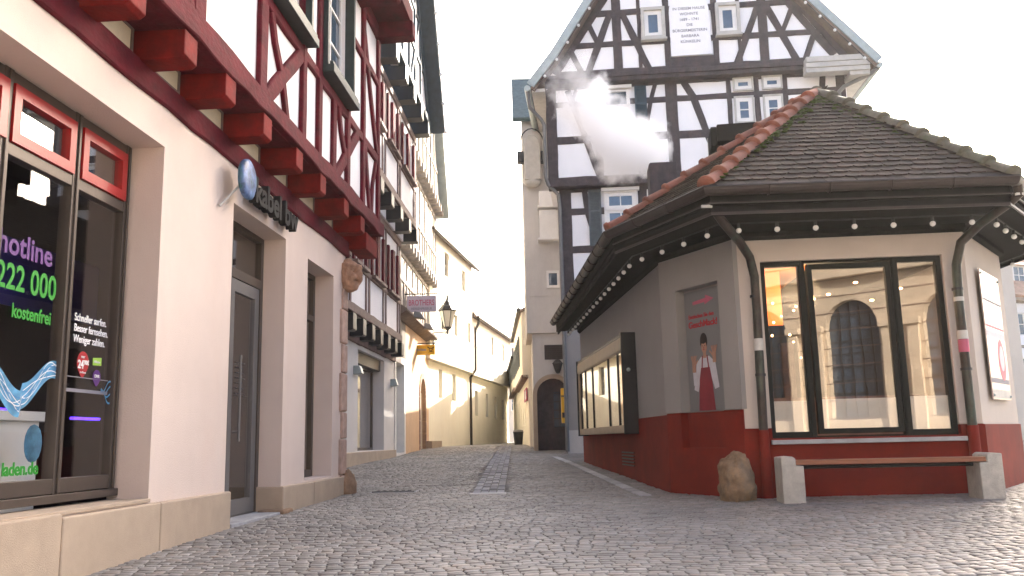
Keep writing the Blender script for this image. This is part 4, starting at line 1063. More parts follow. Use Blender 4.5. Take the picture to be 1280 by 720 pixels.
# ============================================================ K: pavilion
K00, K0, K1, K2, K3, K4 = (1.5, 19.6), (2.02, 11.75), (2.68, 10.43), (5.34, 10.19), (6.67, 11.82), (6.9, 19.6)
E = [(.97, 20.4), (1.33, 11.43), (2.19, 9.42), (5.48, 9.28), (7.45, 11.5), (7.75, 20.4)]
ZE = 3.45
AP = Vector((4.39, 11.89, 5.5)); AP2 = Vector((4.35, 19, 5.5))
def pavilion():
    T = thing('cafe_pavilion', 'low polygonal cafe pavilion with oxide red base, big dark window and mossy tiled roof', 'pavilion', (0, 0, 0))
    ff, fr_, fs, fc, fb = frame(K1, K2), frame(K2, K3), frame(K00, K0), frame(K0, K1), frame(K3, K4)
    w = MB()
    w.M = ff; w.wall(0, 2.67, .82, 3.22, 0, .3, [(.31, 2.42, .82, 2.80)]); w.box(.31, 2.42, 0, .3, .6, .70)
    w.M = fr_; w.box(0.01, 2.1, .0, .3, .81, 3.22)
    w.M = fb; w.box(0, 7.8, 0, .3, -.1, 3.22)
    w.build('wall', m['k_wall'], T)
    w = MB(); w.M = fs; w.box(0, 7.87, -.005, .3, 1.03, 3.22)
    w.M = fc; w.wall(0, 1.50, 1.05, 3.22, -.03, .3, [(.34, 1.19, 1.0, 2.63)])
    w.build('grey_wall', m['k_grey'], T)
    b = MB(); b.M = ff; b.wall(-.01, 2.68, -.1, .815, -.02, .3, [(.31, 2.42, .70, .9)]); b.M = fr_; b.box(0.02, 2.12, -.02, .3, -.1, .81)
    b.M = fs; b.box(0, 7.87, -.012, .3, -.1, 1.03); b.M = fc; b.wall(0, 1.48, -.1, 1.045, -.015, .3, [(.30, 1.15, .60, 1.2)])
    b.box(.30, 1.15, .10, .3, .6, 1.045)
    b.build('red_base', m['k_red'], T)
    v = MB(); v.M = fs
    for k in range(5): v.box(4.6, 5.6, -.03, -.012, .30 + k * .05, .32 + k * .05)
    v.build('vent_grille', m['k_brown'], T)
    n_ = MB(); n_.M = fc; n_.box(.34, 1.19, .11, .3, 1.045, 2.64); n_.build('niche_back', m['k_grey'], T)
    # main window
    y = .06
    f = MB(); f.M = ff
    f.wall(.31, 2.42, .68, 2.81, y, y + .10, [(.37, .76, .77, 2.74), (.84, 1.84, .72, 2.77), (1.92, 2.36, .77, 2.74)])
    f.wall(.86, 1.82, .74, 2.75, y - .02, y + .06, [(.92, 1.77, .80, 2.69)])
    f.box(.78, .83, y - .012, y, .7, 2.8); f.box(1.855, 1.905, y - .012, y, .7, 2.8)
    fo = f.build('window', mat('dark green grey window frame', (.014, .015, .013), .8, .2, 5, .05, 50, spec=.2), T, .005)
    g = MB(); g.M = ff; g.box(.36, .77, y + .03, y + .04, .75, 2.76); g.box(.90, 1.79, y + .01, y + .02, .78, 2.71); g.box(1.91, 2.37, y + .03, y + .04, .75, 2.76); g.build('pane', m['glass_k'], fo)
    g = MB(); g.M = ff; g.box(.36, .77, y + .045, y + .05, .75, 1.13); g.box(.90, 1.79, y + .025, y + .03, .78, 1.14); g.box(1.91, 2.37, y + .045, y + .05, .75, 1.15); g.build('privacy_film', m['film'], fo)
    s_ = MB(); s_.M = ff; s_.box(.29, 2.46, -.09, .06, .63, .68); s_.build('sill', m['slab'], fo, .006)
    # interior
    I = MB(); I.M = ff; I.box(-.3, 3.2, 4.2, 4.25, 0, 3.1); I.box(.15, 2.6, .35, 4.2, 0.02, .05); I.box(.15, 2.6, .32, 4.2, 3.0, 3.1); I.build('interior', m['interior'], T)
    o_ = MB(); o_.M = ff; o_.box(.16, .2, .45, 2.4, .1, 2.99); o_.box(.2, .85, 1.5, 1.55, 2.2, 2.95); o_.box(.2, 1.2, .4, 3.4, 2.95, 2.99); o_.build('orange_wall', m['orange_in'], T)
    c = MB(); c.M = ff; c.box(.6, 2.9, 2.2, 2.8, .05, 1.25); c.box(.2, .6, 1.2, 1.6, .05, 1.3); c.box(1.3, 1.5, 3.9, 4.1, 1.2, 2.2); c.build('counter', m['timber_b'], T)
    # soffit
    Kp = [K00, K0, K1, K2, K3, K4]
    s_ = MB()
    for i in range(5):
        a, b_ = Kp[i], Kp[i + 1]; c_, d = E[i], E[i + 1]
        def lerp(p, q, t): return (p[0] + (q[0] - p[0]) * t, p[1] + (q[1] - p[1]) * t)
        P = [(*a, 3.16), (*b_, 3.16), (*lerp(b_, d, .93), 3.20), (*lerp(a, c_, .93), 3.20)]
        s_.add(P + [(x, y_, z + .05) for x, y_, z in P], [(0, 1, 2, 3), (7, 6, 5, 4), (0, 4, 5, 1), (1, 5, 6, 2), (2, 6, 7, 3), (3, 7, 4, 0)])
        # board joints
        for t in (.2, .4, .6, .8):
            p0, p1 = lerp(a, c_, t), lerp(b_, d, t); z = 3.155 + .04 * t
            nn = (Vector(p1) - Vector(p0)).normalized(); nn = Vector((-nn.y, nn.x)) * .006
            s_.add([(p0[0] - nn.x, p0[1] - nn.y, z), (p1[0] - nn.x, p1[1] - nn.y, z), (p1[0] + nn.x, p1[1] + nn.y, z), (p0[0] + nn.x, p0[1] + nn.y, z)], [(0, 1, 2, 3)])
    s_.build('soffit', m['k_dark'], T)
    f = MB(); f.sweep(E, [(-.10, 3.15), (-.07, 3.15), (-.07, 3.40), (-.10, 3.40)]); f.sweep(E, [(-.07, 3.26), (-.04, 3.26), (-.04, 3.42), (-.07, 3.42)]); f.build('fascia', m['k_dark'], T, .004)
    f = MB(); f.sweep(E[1:5], [(-.065, 3.155), (-.045, 3.155), (-.045, 3.185), (-.065, 3.185)]); f.sweep(E[1:5], [(-.035, 3.275), (-.015, 3.275), (-.015, 3.29), (-.035, 3.29)]); f.build('fascia_strip', m['k_brown'], T)
    wt = MB(); wt.sweep(Kp, [(.012, 3.06), (.06, 3.10), (.06, 3.155), (.012, 3.155)]); wt.build('wall_trim', m['k_dark'], T)
    g = MB(); prof = [(.0 + .075 * math.cos(t) + .02, 3.44 + .085 * math.sin(t)) for t in [math.pi + math.pi * k / 8 for k in range(9)]] + [(.10, 3.455), (.11, 3.44)]
    inner = [(.0 + .068 * math.cos(t) + .02, 3.44 + .078 * math.sin(t)) for t in [2 * math.pi - math.pi * k / 8 for k in range(9)]]
    g.sweep(E, prof + inner); 
    for i in range(5):
        a, b_ = Vector(E[i]), Vector(E[i + 1]); n = max(2, int((b_ - a).length / .55))
        for k in range(1, n):
            p = a.lerp(b_, k / n); t = (b_ - a).normalized(); o = Vector((t.y, -t.x))
            g.tube([(p.x + o.x * (.02 + .085 * math.cos(q)), p.y + o.y * (.02 + .085 * math.cos(q)), 3.44 + .094 * math.sin(q)) for q in [math.pi + math.pi * j / 6 for j in range(7)]], .009, 5)
    go = g.build('gutter', m['k_brown'], T)
    # roof planes
    base = MB()
    planes = [[(*E[0], ZE), (*E[1], ZE), tuple(AP), tuple(AP2)], [(*E[1], ZE), (*E[2], ZE), tuple(AP)], [(*E[2], ZE), (*E[3], ZE), tuple(AP)], [(*E[3], ZE), (*E[4], ZE), tuple(AP)], [(*E[4], ZE), (*E[5], ZE), tuple(AP2), tuple(AP)]]
    for pl in planes: base.poly3(pl, .06)
    ro = base.build('roof', m['tile'], T)
    tl = MB(); r = random.Random(11)
    for pi, pl in enumerate(planes):
        P0, P1 = Vector(pl[0]), Vector(pl[1]); u = (P1 - P0).normalized(); A = Vector(pl[2])
        nrm = u.cross(A - P0).normalized()
        if nrm.z < 0: nrm = -nrm
        v = nrm.cross(u).normalized()
        if v.z < 0: v = -v
        poly = [((Vector(q) - P0).dot(u), (Vector(q) - P0).dot(v)) for q in pl]
        def inside(x, y_):
            s0 = 0
            for k in range(len(poly)):
                a, b_ = poly[k], poly[(k + 1) % len(poly)]
                if (b_[0] - a[0]) * (y_ - a[1]) - (b_[1] - a[1]) * (x - a[0]) < -.0: return False
            return True
        H = max(q[1] for q in poly); X0 = min(q[0] for q in poly); X1 = max(q[0] for q in poly)
        ex = .143; row = 0; yy = -.03
        while yy < H:
            x = X0 + (.085 if row % 2 else 0)
            sag = lambda x_: .006 * math.sin(x_ * 1.7 + row * .9)
            while x < X1:
                wd = .168
                if inside(x, max(yy, .001) + .05) or inside(x, max(yy, .001)):
                    lift = .030 + r.random() * .006; dx = r.uniform(-.004, .004); dy = r.uniform(-.007, .007) + sag(x)
                    pts = [(-wd / 2, .20), (-wd / 2, .045), (-wd * .36, .015), (0, 0), (wd * .36, .015), (wd / 2, .045), (wd / 2, .20)]
                    top = []; bot = []
                    for a, b_ in pts:
                        hgt = lift * (1 - b_ / .24) + .006
                        q = P0 + u * (x + a + dx) + v * (yy + b_ + dy) + nrm * hgt
                        top.append(q); bot.append(q - nrm * .014)
                    k = len(pts)
                    tl.add(top + bot, [list(range(k))] + [[i, i + k, (i + 1) % k + k, (i + 1) % k] for i in range(k)])
                x += .172
            yy += ex; row += 1
    tl.build('roof_tiles', m['tile'], ro)
    def ridge(A_, B_, mm, n=None):
        A_, B_ = Vector(A_), Vector(B_); d = B_ - A_; L = d.length; n = n or int(L / .33)
        t = d.normalized(); side = t.cross(Vector((0, 0, 1))).normalized(); up = side.cross(t).normalized()
        q = MB()
        for k in range(n):
            a = A_ + t * (L * k / n - .03); b_ = A_ + t * (L * (k + 1) / n + .03)
            vs = []
            wob = r.uniform(-.008, .008)
            secs = ((a, .108, .035), (a + t * .035, .110, .035), (a + t * .04, .098, .03), (b_, .082, .005))
            for c_, rad, hh in secs:
                for j in range(9):
                    an = math.pi * j / 8
                    vs.append(c_ + side * (rad * math.cos(an) + wob) + up * (rad * .95 * math.sin(an) + hh - .02))
            fs = [(i * 9 + j, i * 9 + j + 1, (i + 1) * 9 + j + 1, (i + 1) * 9 + j) for i in range(3) for j in range(8)] + [list(range(9))]
            q.add(vs, fs, 0, True)
        q.build('ridge_tiles', m[mm], ro)
    ridge((*E[2], ZE + .03), AP + Vector((0, 0, .03)), 'tile_red'); ridge((*E[1], ZE + .03), AP + Vector((-.03, .05, .03)), 'tile_red')
    ridge((*E[3], ZE + .03), AP + Vector((0, 0, .03)), 'tile_moss'); ridge((*E[4], ZE + .03), AP + Vector((0, 0.05, .03)), 'tile_moss'); ridge(AP, AP2, 'tile_moss')
    mo = MB()
    for A_, B_, cnt, sgn in (((*E[2], ZE), AP, 130, 1), ((*E[3], ZE), AP, 150, -1)):
        A_ = Vector(A_); B_ = Vector(B_); d = (B_ - A_).normalized()
        for k in range(cnt):
            t = r.random() ** (.55 if sgn > 0 else .8); p = A_.lerp(B_, t)
            off = .10 + abs(r.gauss(0, .07)) * (.6 + t)
            # step sideways into the front plane
            q = p + Vector((sgn * off * .8, -off * .25, 0)); 
            zz = ZE + (q.y - 9.35) / (AP.y - 9.35) * (AP.z - ZE)
            mo.ball((q.x, q.y, zz + .035), r.uniform(.012, .035), sub=1, sc=(1.3, 1.2, .5))
    mm_ = mo.build('moss', m['moss'], ro); mm_['kind'] = 'stuff'
    # flue hoods behind the hip
    c = MB(); c.M = Matrix.Translation((3.47, 14.0, 0)) @ Matrix.Rotation(R(-8), 4, 'Z'); c.box(0, .78, 0, .7, 5.55, 5.86); c.box(-.10, .0, .05, .65, 5.5, 5.84); c.box(.1, .6, .1, .6, 4.8, 5.55)
    c.build('roof_vent', m['k_dark'], T, .02)
    c = MB(); c.M = Matrix.Translation((2.66, 16.0, 0)) @ Matrix.Rotation(R(-4), 4, 'Z'); c.box(0, .50, 0, .5, 4.2, 5.86); c.box(-.02, .0, -.01, .5, 4.2, 5.84)
    c.build('flue', m['timber_grey'], T, .015)
    # downpipes
    def pipe(o_pts, base_x, fr0):
        q = MB(); q.tube(o_pts, [.052] * len(o_pts), 12); 
        e = MB()
        P = q.build('downpipe', m['copper'], T)
        return P
    ff2 = ff
    def L2(x, y_, z): return tuple(ff2 @ Vector((x, y_, z)))
    pipe([L2(-.27, -.80, 3.40), L2(-.27, -.80, 3.20), L2(-.20, -.74, 3.12), L2(.02, -.40, 2.97), L2(.16, -.20, 2.82), L2(.215, -.12, 2.6), L2(.22, -.09, 2.2), L2(.21, -.09, 1.6), L2(.20, -.09, .80)], 0, ff)
    q = MB(); q.tube([L2(.20, -.09, .80), L2(.20, -.09, 0)], .062, 12); q.build('painted_pipe', m['k_red'], T)
    pipe([L2(2.98, -.82, 3.40), L2(2.98, -.82, 3.28), L2(2.90, -.72, 3.20), L2(2.72, -.40, 3.06), L2(2.58, -.18, 2.9), L2(2.53, -.11, 2.65), L2(2.52, -.09, 2.2), L2(2.52, -.09, .80)], 0, ff)
    q = MB(); q.tube([L2(2.52, -.09, .80), L2(2.52, -.09, 0)], .062, 12); q.build('painted_pipe', m['k_red'], T)
    for x in (.21, 2.52):
        q = MB()
        for z in (2.35, 1.42): q.tube([L2(x, -.09, z), L2(x, -.09, z + .03)], .062, 12)
        q.build('pipe_clamp', m['iron'], T)
    for sx_, sa_, sb_ in ((.212, 1.72, 1.86), (2.521, 1.78, 1.88), (2.521, 2.22, 2.27)):
        q = MB(); q.tube([L2(sx_, -.09, sa_), L2(sx_, -.09, sb_)], .0575, 12); q.build('sticker', m['wgrey'], T)
    q = MB(); q.tube([L2(2.521, -.09, 1.63), L2(2.521, -.09, 1.775)], .057, 12); q.build('sticker', m['t_mauve'], T)
    q = MB(); q.box(2.12, 2.24, 9.46, 9.49, 3.24, 3.27); q.box(5.52, 5.66, 9.3, 9.33, 3.26, 3.285); q.build('pipe_bracket', m['wgrey'], T)
    # string lights round the eaves
    S = thing('string_lights', 'string of white bulbs hung under the eaves of the cafe pavilion', 'light string', (0, 0, 0), 0, 'bulb strings')
    path = [(K00[0] * .5 + E[0][0] * .5, 19.9)] + [tuple((Vector(a) * .42 + Vector(b_) * .58)) for a, b_ in zip(Kp[1:5], E[1:5])] + [tuple(Vector(K4) * .4 + Vector(E[5]) * .6)]
    q = MB(); q.tube([(x, y_, 3.14) for x, y_ in path], .009, 6); q.build('cord', m['iron'], S)
    first = None
    for i in range(5):
        a, b_ = Vector(path[i]), Vector(path[i + 1]); L = (b_ - a).length; n = max(2, round(L / .46))
        for k in range(n):
            p = a.lerp(b_, (k + .5) / n)
            if first is None:
                s1 = MB(); s1.tube([(0, 0, .0), (0, 0, -.06)], .018, 8); so = s1.build('socket', m['iron'], S); bb = MB(); bb.ball((0, 0, -.085), .033, sub=2); bo = bb.build('bulb', m['bulb'], S)
                first = (so, bo)
            else:
                so, bo = first[0].copy(), first[1].copy(); COL.objects.link(so); COL.objects.link(bo)
            so.location = (p.x, p.y, 3.14); bo.location = (p.x, p.y, 3.14)
    ld = bpy.data.lights.new('cafe_lamp', 'POINT'); ld.energy = 22; ld.color = (1, .72, .42); ld.shadow_soft_size = .25
    lo = bpy.data.objects.new('cafe_lamp', ld); COL.objects.link(lo); lo.location = ff @ Vector((1.0, .95, 2.55))
    # warm lamps inside
    S = thing('fairy_lights', 'warm lit bulbs hanging inside the cafe behind the left window pane', 'lamps', (0, 0, 0))
    r2 = random.Random(2)
    for k in range(16):
        q = MB(); p = ff @ Vector((r2.uniform(.25, 1.1), r2.uniform(.5, 1.6), r2.uniform(1.7, 2.7))); q.ball(p, .012 + .006 * r2.random(), sub=1); q.build('bulb', m['warm_lamp'], S)
    for k in range(5):
        q = MB(); p = ff @ Vector((1.2 + k * .28, 1.2 + .3 * (k % 2), 2.5 + .1 * (k % 3))); q.ball(p, .03, sub=2, sc=(1, 1, .5)); q.build('bulb', m['warm_lamp'], S)
pavilion()
MS, MP, MF, MR = frame(K00, K0), frame(K0, K1), frame(K1, K2), frame(K2, K3)

# display case on the pavilion side wall
def showcase():
    T = thing('display_case', 'long glazed oak notice case with dark end panel on the side wall of the pavilion', 'display case', MS @ Vector((.9, -.005, 0)), ang(K00, K0))
    L = 5.08
    f = MB(); f.wall(0, L, .84, 2.30, -.20, -.16, [(.06, L - .06, .94, 2.08)])
    f.box(0, L, -.2, 0, .82, .86)
    f.build('case_frame', m['wood_case'], T, .006)
    f = MB(); f.box(.0, L, -.212, -.2, 2.10, 2.27); f.build('header_board', m['wood_case'], T)
    b = MB(); b.box(L, L + .04, -.23, 0, .80, 2.36); b.box(-.04, 0, -.23, 0, .80, 2.36); b.box(-.02, L, -.2, 0, 2.3, 2.35); b.build('side_panel', m['black'], T, .004)
    bk = MB(); bk.box(.02, L - .02, -.03, -.005, .88, 2.28); bk.build('back_board', m['paper'], T)
    pp = MB(); r = random.Random(4)
    for k in range(14): x = .15 + k * .35; z = 1.1 + r.random() * .4; pp.box(x, x + .24, -.036, -.03, z, z + .35)
    pp.build('notices', mat('pinned notices', (.45, .42, .36), .8, .5, 2, 0), T)
    for x in (.28, .95, 1.86, 3.62, 4.52):
        q = MB(); q.box(x - .018, x + .018, -.195, -.15, .92, 2.10); q.build('mullion', m['black'] if x in (1.86, 3.62) else m['iron'], T)
    g = MB(); g.box(.05, L - .05, -.178, -.172, .92, 2.10); g.build('pane', m['glass_case'], T)
    k = MB(); k.M = Matrix.Translation((L + .045, -.13, 1.78)) @ Matrix.Rotation(R(90), 4, 'Y'); k.lathe((0, 0, 0), [(0, 0), (.03, 0), (.03, .01), (0, .015)], 12); k.build('lock', m['zinc'], T)
showcase()

# poster in the niche
def poster():
    T = thing('niche_poster', 'upright grey poster of a woman in red apron, set in the wall niche', 'poster', MP @ Vector((.34, .11, 0)), ang(K0, K1))
    b = MB(); b.box(.03, .83, -.02, 0, 1.06, 2.60); b.build('sheet', m['poster'], T)
    y = -.022
    def shape(pts, mm, nm, k=0):
        q = MB(); q.prism(pts, y - .0015 * (k + 1), y - .0003 * k); return q.build(nm, m[mm], T)
    def ell(cx, cz, a, b_, n=20, rot=0): return [(cx + a * math.cos(t) * math.cos(rot) - b_ * math.sin(t) * math.sin(rot), cz + a * math.cos(t) * math.sin(rot) + b_ * math.sin(t) * math.cos(rot)) for t in [2 * math.pi * i / n for i in range(n)]]
    cx = .38
    shape([(cx - .19, 1.5), (cx - .17, 1.66), (cx - .07, 1.74), (cx + .09, 1.74), (cx + .18, 1.67), (cx + .22, 1.5), (cx + .25, 1.34), (cx + .17, 1.32), (cx + .12, 1.45), (cx + .1, 1.07), (cx - .13, 1.07), (cx - .12, 1.42), (cx - .16, 1.30), (cx - .24, 1.33)], 'blouse', 'blouse')
    shape([(cx - .24, 1.38), (cx - .17, 1.42), (cx - .20, 1.62), (cx - .25, 1.62)], 'blouse', 'sleeve', 1); shape([(cx + .25, 1.36), (cx + .15, 1.4), (cx + .12, 1.64), (cx + .2, 1.66)], 'blouse', 'sleeve', 1)
    shape([(cx - .08, 1.60), (cx + .09, 1.60), (cx + .12, 1.45), (cx + .16, 1.062), (cx - .16, 1.062), (cx - .12, 1.45)], 'apron', 'apron', 2)
    for d in (-.06, .07): shape([(cx + d - .01, 1.6), (cx + d + .01, 1.6), (cx + d * .7 + .012, 1.75), (cx + d * .7 - .008, 1.75)], 'apron', 'apron_strap', 2)
    shape([(cx - .025, 1.72), (cx + .035, 1.72), (cx + .03, 1.80), (cx - .02, 1.80)], 'skin', 'neck', 2)
    shape(ell(cx, 1.93, .068, .11), 'hair', 'hair', 3); shape(ell(cx + .004, 1.86, .052, .078), 'skin', 'face', 4)
    shape(ell(cx, 1.955, .06, .055), 'hair', 'fringe', 5)
    for d in (-.02, .024): shape(ell(cx + d, 1.875, .009, .005, 8), 'hair', 'eye', 6)
    shape(ell(cx + .002, 1.825, .017, .006, 8), 't_red', 'mouth', 6); shape(ell(cx + .004, 1.85, .006, .014, 8), 'apron', 'nose', 5)
    for hx, hz, sg in ((cx + .19, 1.79, 1), (cx - .22, 1.69, -1)):
        shape([(hx - .03, hz - .14), (hx + .03, hz - .14), (hx + .035, hz), (hx - .03, hz)], 'skin', 'palm', 3)
        for k in range(4): a = (k - 1.5) * .22; shape([(hx - .028 + k * .017, hz - .01), (hx - .014 + k * .017, hz - .01), (hx - .014 + k * .017 + math.sin(a) * .08, hz + .075), (hx - .026 + k * .017 + math.sin(a) * .08, hz + .07)], 'skin', 'finger', 4 + k % 2)
        shape([(hx - sg * .03, hz - .06), (hx - sg * .025, hz - .03), (hx - sg * .08, hz + .02), (hx - sg * .085, hz)], 'skin', 'thumb', 4)
    text('lettering', 'Entdecken Sie den', .072, m['t_red'], T, (.10, y - .001, 2.245), bold=.0015, sx=.95)
    text('lettering', 'GeschMack!', .115, m['t_red'], T, (.09, y - .001, 2.125), bold=.003, sx=1.02)
    shape([(.2, 2.42), (.44, 2.43), (.44, 2.40), (.62, 2.455), (.46, 2.52), (.46, 2.48), (.2, 2.46)], 't_mauve', 'arrow', 0)
poster()

T = thing('wall_board', 'reflective advertising board with a red oval screwed to the right face of the pavilion', 'sign', MR @ Vector((.45, -.02, 0)), ang(K2, K3))
b = MB(); b.box(0, 1.06, -.035, -.02, 1.10, 2.68); b.build('board', m['mirror'], T, .004)
for z0_, z1_, mm_ in ((1.12, 1.22, 'wgrey'), (1.30, 1.36, 't_grey'), (1.86, 1.94, 'sign_pink'), (1.98, 2.01, 't_mauve'), (2.3, 2.33, 't_grey')):  # flat colour bands painted as reflections of the square
    b = MB(); b.box(.02, 1.04, -.0365, -.035, z0_, z1_); b.build('reflection_band', m[mm_], T)
b = MB(); b.prism([(.74 + .20 * math.cos(t), 1.60 + .26 * math.sin(t)) for t in [2 * math.pi * k / 20 for k in range(20)]], -.037, -.035); b.build('red_oval', m['t_mauve'], T)
b = MB(); b.prism([(.74 + .13 * math.cos(t), 1.62 + .16 * math.sin(t)) for t in [2 * math.pi * k / 20 for k in range(20)]], -.039, -.037); b.build('oval_centre', m['sign_pink'], T)
for x, z in ((.05, 1.15), (1.01, 1.15), (.05, 2.63), (1.01, 2.63)):
    b = MB(); b.ball((x, -.04, z), .015); b.build('screw', m['zinc'], T)

# bench
def bench():
    T = thing('bench', 'low bench of a brown plank on two stepped concrete blocks under the pavilion window', 'bench', MF @ Vector((0, -.62, .01)), ang(K1, K2))
    for sgn, x in ((1, .23), (-1, 2.50)):
        q = MB()
        pts = [(x, 0), (x + sgn * .235, 0), (x + sgn * .235, .40), (x + sgn * .155, .40), (x + sgn * .155, .475), (x + sgn * .12, .50), (x, .49)]
        if sgn < 0: pts = pts[::-1]
        q.prism(pts, -.18, .20); q.build('end_block', m['concrete'], T, .012)
    s_ = MB()
    for k in range(4):
        s_.box(.39, 2.34, -.16 + k * .085, -.16 + k * .085 + .078, .408, .455)
    s_.build('seat', m['bench_wood'], T, .004)
    s_ = MB(); s_.tube([(.45, .0, .38), (2.28, .0, .38)], .02, 8); s_.build('rail', m['iron'], T)
bench()
T = thing('guard_boulder', 'brown weathered boulder standing at the front left corner of the pavilion', 'boulder', (2.50, 10.22, .02))
b = MB(); b.ball((0, 0, .24), .26, sub=5, sc=(.78, .8, 1.32), fn=lambda v: (1 + .22 * noise.noise(v * 1.6 + Vector((3, 1, 0))) + .09 * noise.noise(v * 5) + .03 * noise.noise(v * 14)) * (1 - .16 * max(0, v.z)) * (1.12 if v.z < -.2 else 1))
b.build('stone', m['boulder'], T)

T = thing('drain_cover', 'flat rectangular iron drain cover set in the cobbles near the carved corner stone', 'drain cover', (-1.75, 12.9, zg(-1.75, 12.9)))
b = MB(); b.wall(-.3, .3, -.14, .14, 0, .012, [(-.27 + k * .09, -.21 + k * .09, -.11, .11) for k in range(6)]); b.M = None
bo = b.build('grate', m['iron'], T, loc=(0, 0, .012)); bo.rotation_euler = (R(-90), 0, 0)
b = MB(); b.box(-.33, .33, -.17, .17, -.03, .003); b.build('frame', m['slab'], T)
# ============================================================ hanging signs and lantern
T = thing('shop_sign', 'globe emblem and dark raised letters above the shop door on the near left house', 'sign', (*PA, 0), ang(PA, QA))
b = MB(); b.M = Matrix.Translation((1.74, -.22, 3.32)) @ Matrix.Rotation(R(90), 4, 'X'); b.lathe((0, 0, -.08), [(0, 0), (.185, 0), (.20, .015), (.20, .045), (.17, .06), (.1, .07), (0, .072)], 28); b.build('globe_emblem', m['ball_sign'], T)
text('lettering', 'kabel bw', .36, m['t_dark'], T, (2.06, -.10, 3.20), ext=.04, bold=.010, sx=1.08)
b = MB(); b.tube([(2.1, .0, 3.34), (3.6, .0, 3.34)], .012); b.tube([(1.68, -.15, 3.28), (1.44, -.02, 2.98)], .012); b.build('mounting', m['wgrey'], T)

def hang_sign(name, lab, X0, X1, Y, zr, z0, z1, mm, n_hooks=2):
    T = thing(name, lab, 'sign', (X0, Y, 0), 0)
    W = X1 - X0
    b = MB(); b.tube([(-.1, 0, zr), (W + .03, 0, zr)], .018, 8); b.build('rod', m['iron'], T)
    b = MB()
    for x in (.12, W - .08): b.tube([(x, 0, zr), (x, 0, z1)], .008, 6)
    b.build('hook', m['iron'], T)
    b = MB(); b.box(.03, W - .02, -.02, .02, z0, z1); b.build('board', m[mm], T, .005)
    return T
T = hang_sign('hanging_sign', 'mauve hanging board with BROTHERS in faded red over the lane', -3.30, -2.34, 27.0, 5.29, 4.72, 5.23, 'sign_pink')
text('lettering', 'BROTHERS', .25, m['t_mauve'], T, (.48, -.022, 4.93), 'CENTER', bold=.004, sx=.66)
text('lettering', 'HERRENFRISEUR', .105, m['t_grey'], T, (.48, -.022, 4.79), 'CENTER', bold=.002, sx=.85)
T = hang_sign('hanging_sign', 'yellow hanging post sign with black post horn over the lane', -3.35, -2.66, 30.0, 4.08, 3.68, 4.02, 'yellow')
text('lettering', 'POSTBANK', .10, m['t_blue'], T, (.06, -.022, 3.82), bold=.002, sx=.62)
b = MB()
cx, cz = .53, 3.86
b.tube([(cx + .055 * math.cos(t), -.026, cz + .045 * math.sin(t)) for t in [2 * math.pi * k / 16 for k in range(17)]], .011, 6, cap=False)
b.prism([(cx - .13, cz + .085), (cx - .03, cz + .01), (cx - .01, cz + .03), (cx - .10, cz + .105)], -.03, -.021); b.prism([(cx + .13, cz + .085), (cx + .03, cz + .01), (cx + .01, cz + .03), (cx + .10, cz + .105)], -.032, -.021)
b.prism([(cx - .09, cz - .1), (cx - .03, cz - .05), (cx + .03, cz - .05), (cx + .09, cz - .1), (cx, cz - .07)], -.03, -.021)
b.build('post_horn', m['t_dark'], T)

def lantern():
    T = thing('street_lantern', 'old style six sided glass lantern on a curved black wall bracket over the lane', 'lantern', (-3.0, 32.8, 0))
    zt = 4.78
    b = MB(); b.tube([(0, 0, 4.1), (0, 0, 4.8)], .03, 8); b.tube([(0, 0, zt), (.55, 0, zt + .02)], .022, 8); b.tube([(0, 0, 4.25), (.08, 0, 4.45), (.25, 0, 4.62), (.5, 0, 4.76)], .016, 8)
    b.tube([(.16 + .07 * math.cos(t), 0, 4.68 + .06 * math.sin(t)) for t in [2 * math.pi * k / 10 for k in range(11)]], .01, 6); b.tube([(-.25, 0, 4.3), (0, 0, 4.3)], .02, 6); b.tube([(-.25, 0, 4.7), (0, 0, 4.7)], .02, 6)
    b.build('bracket', m['iron'], T)
    x = .55
    b = MB(); b.lathe((x, 0, 0), [(.04, 4.72), (.05, 4.86), (.13, 4.93), (.15, 4.96), (.15, 4.99)], 6, smooth=False); b.lathe((x, 0, 0), [(.34, 5.58), (.36, 5.62), (.27, 5.74), (.16, 5.82), (.13, 5.92), (.06, 6.0), (.035, 6.12), (.05, 6.17), (0, 6.26)], 6, smooth=False)
    for k in range(6):
        t = k * math.pi / 3; b.tube([(x + .15 * math.cos(t), .15 * math.sin(t), 4.97), (x + .31 * math.cos(t), .31 * math.sin(t), 5.6)], .014, 5)
    b.build('lamp_frame', m['iron'], T)
    b = MB(); b.lathe((x, 0, 0), [(.135, 4.99), (.29, 5.58), (0, 5.58)], 6, smooth=False); b.build('glass', m['lamp_glass'], T)
lantern()

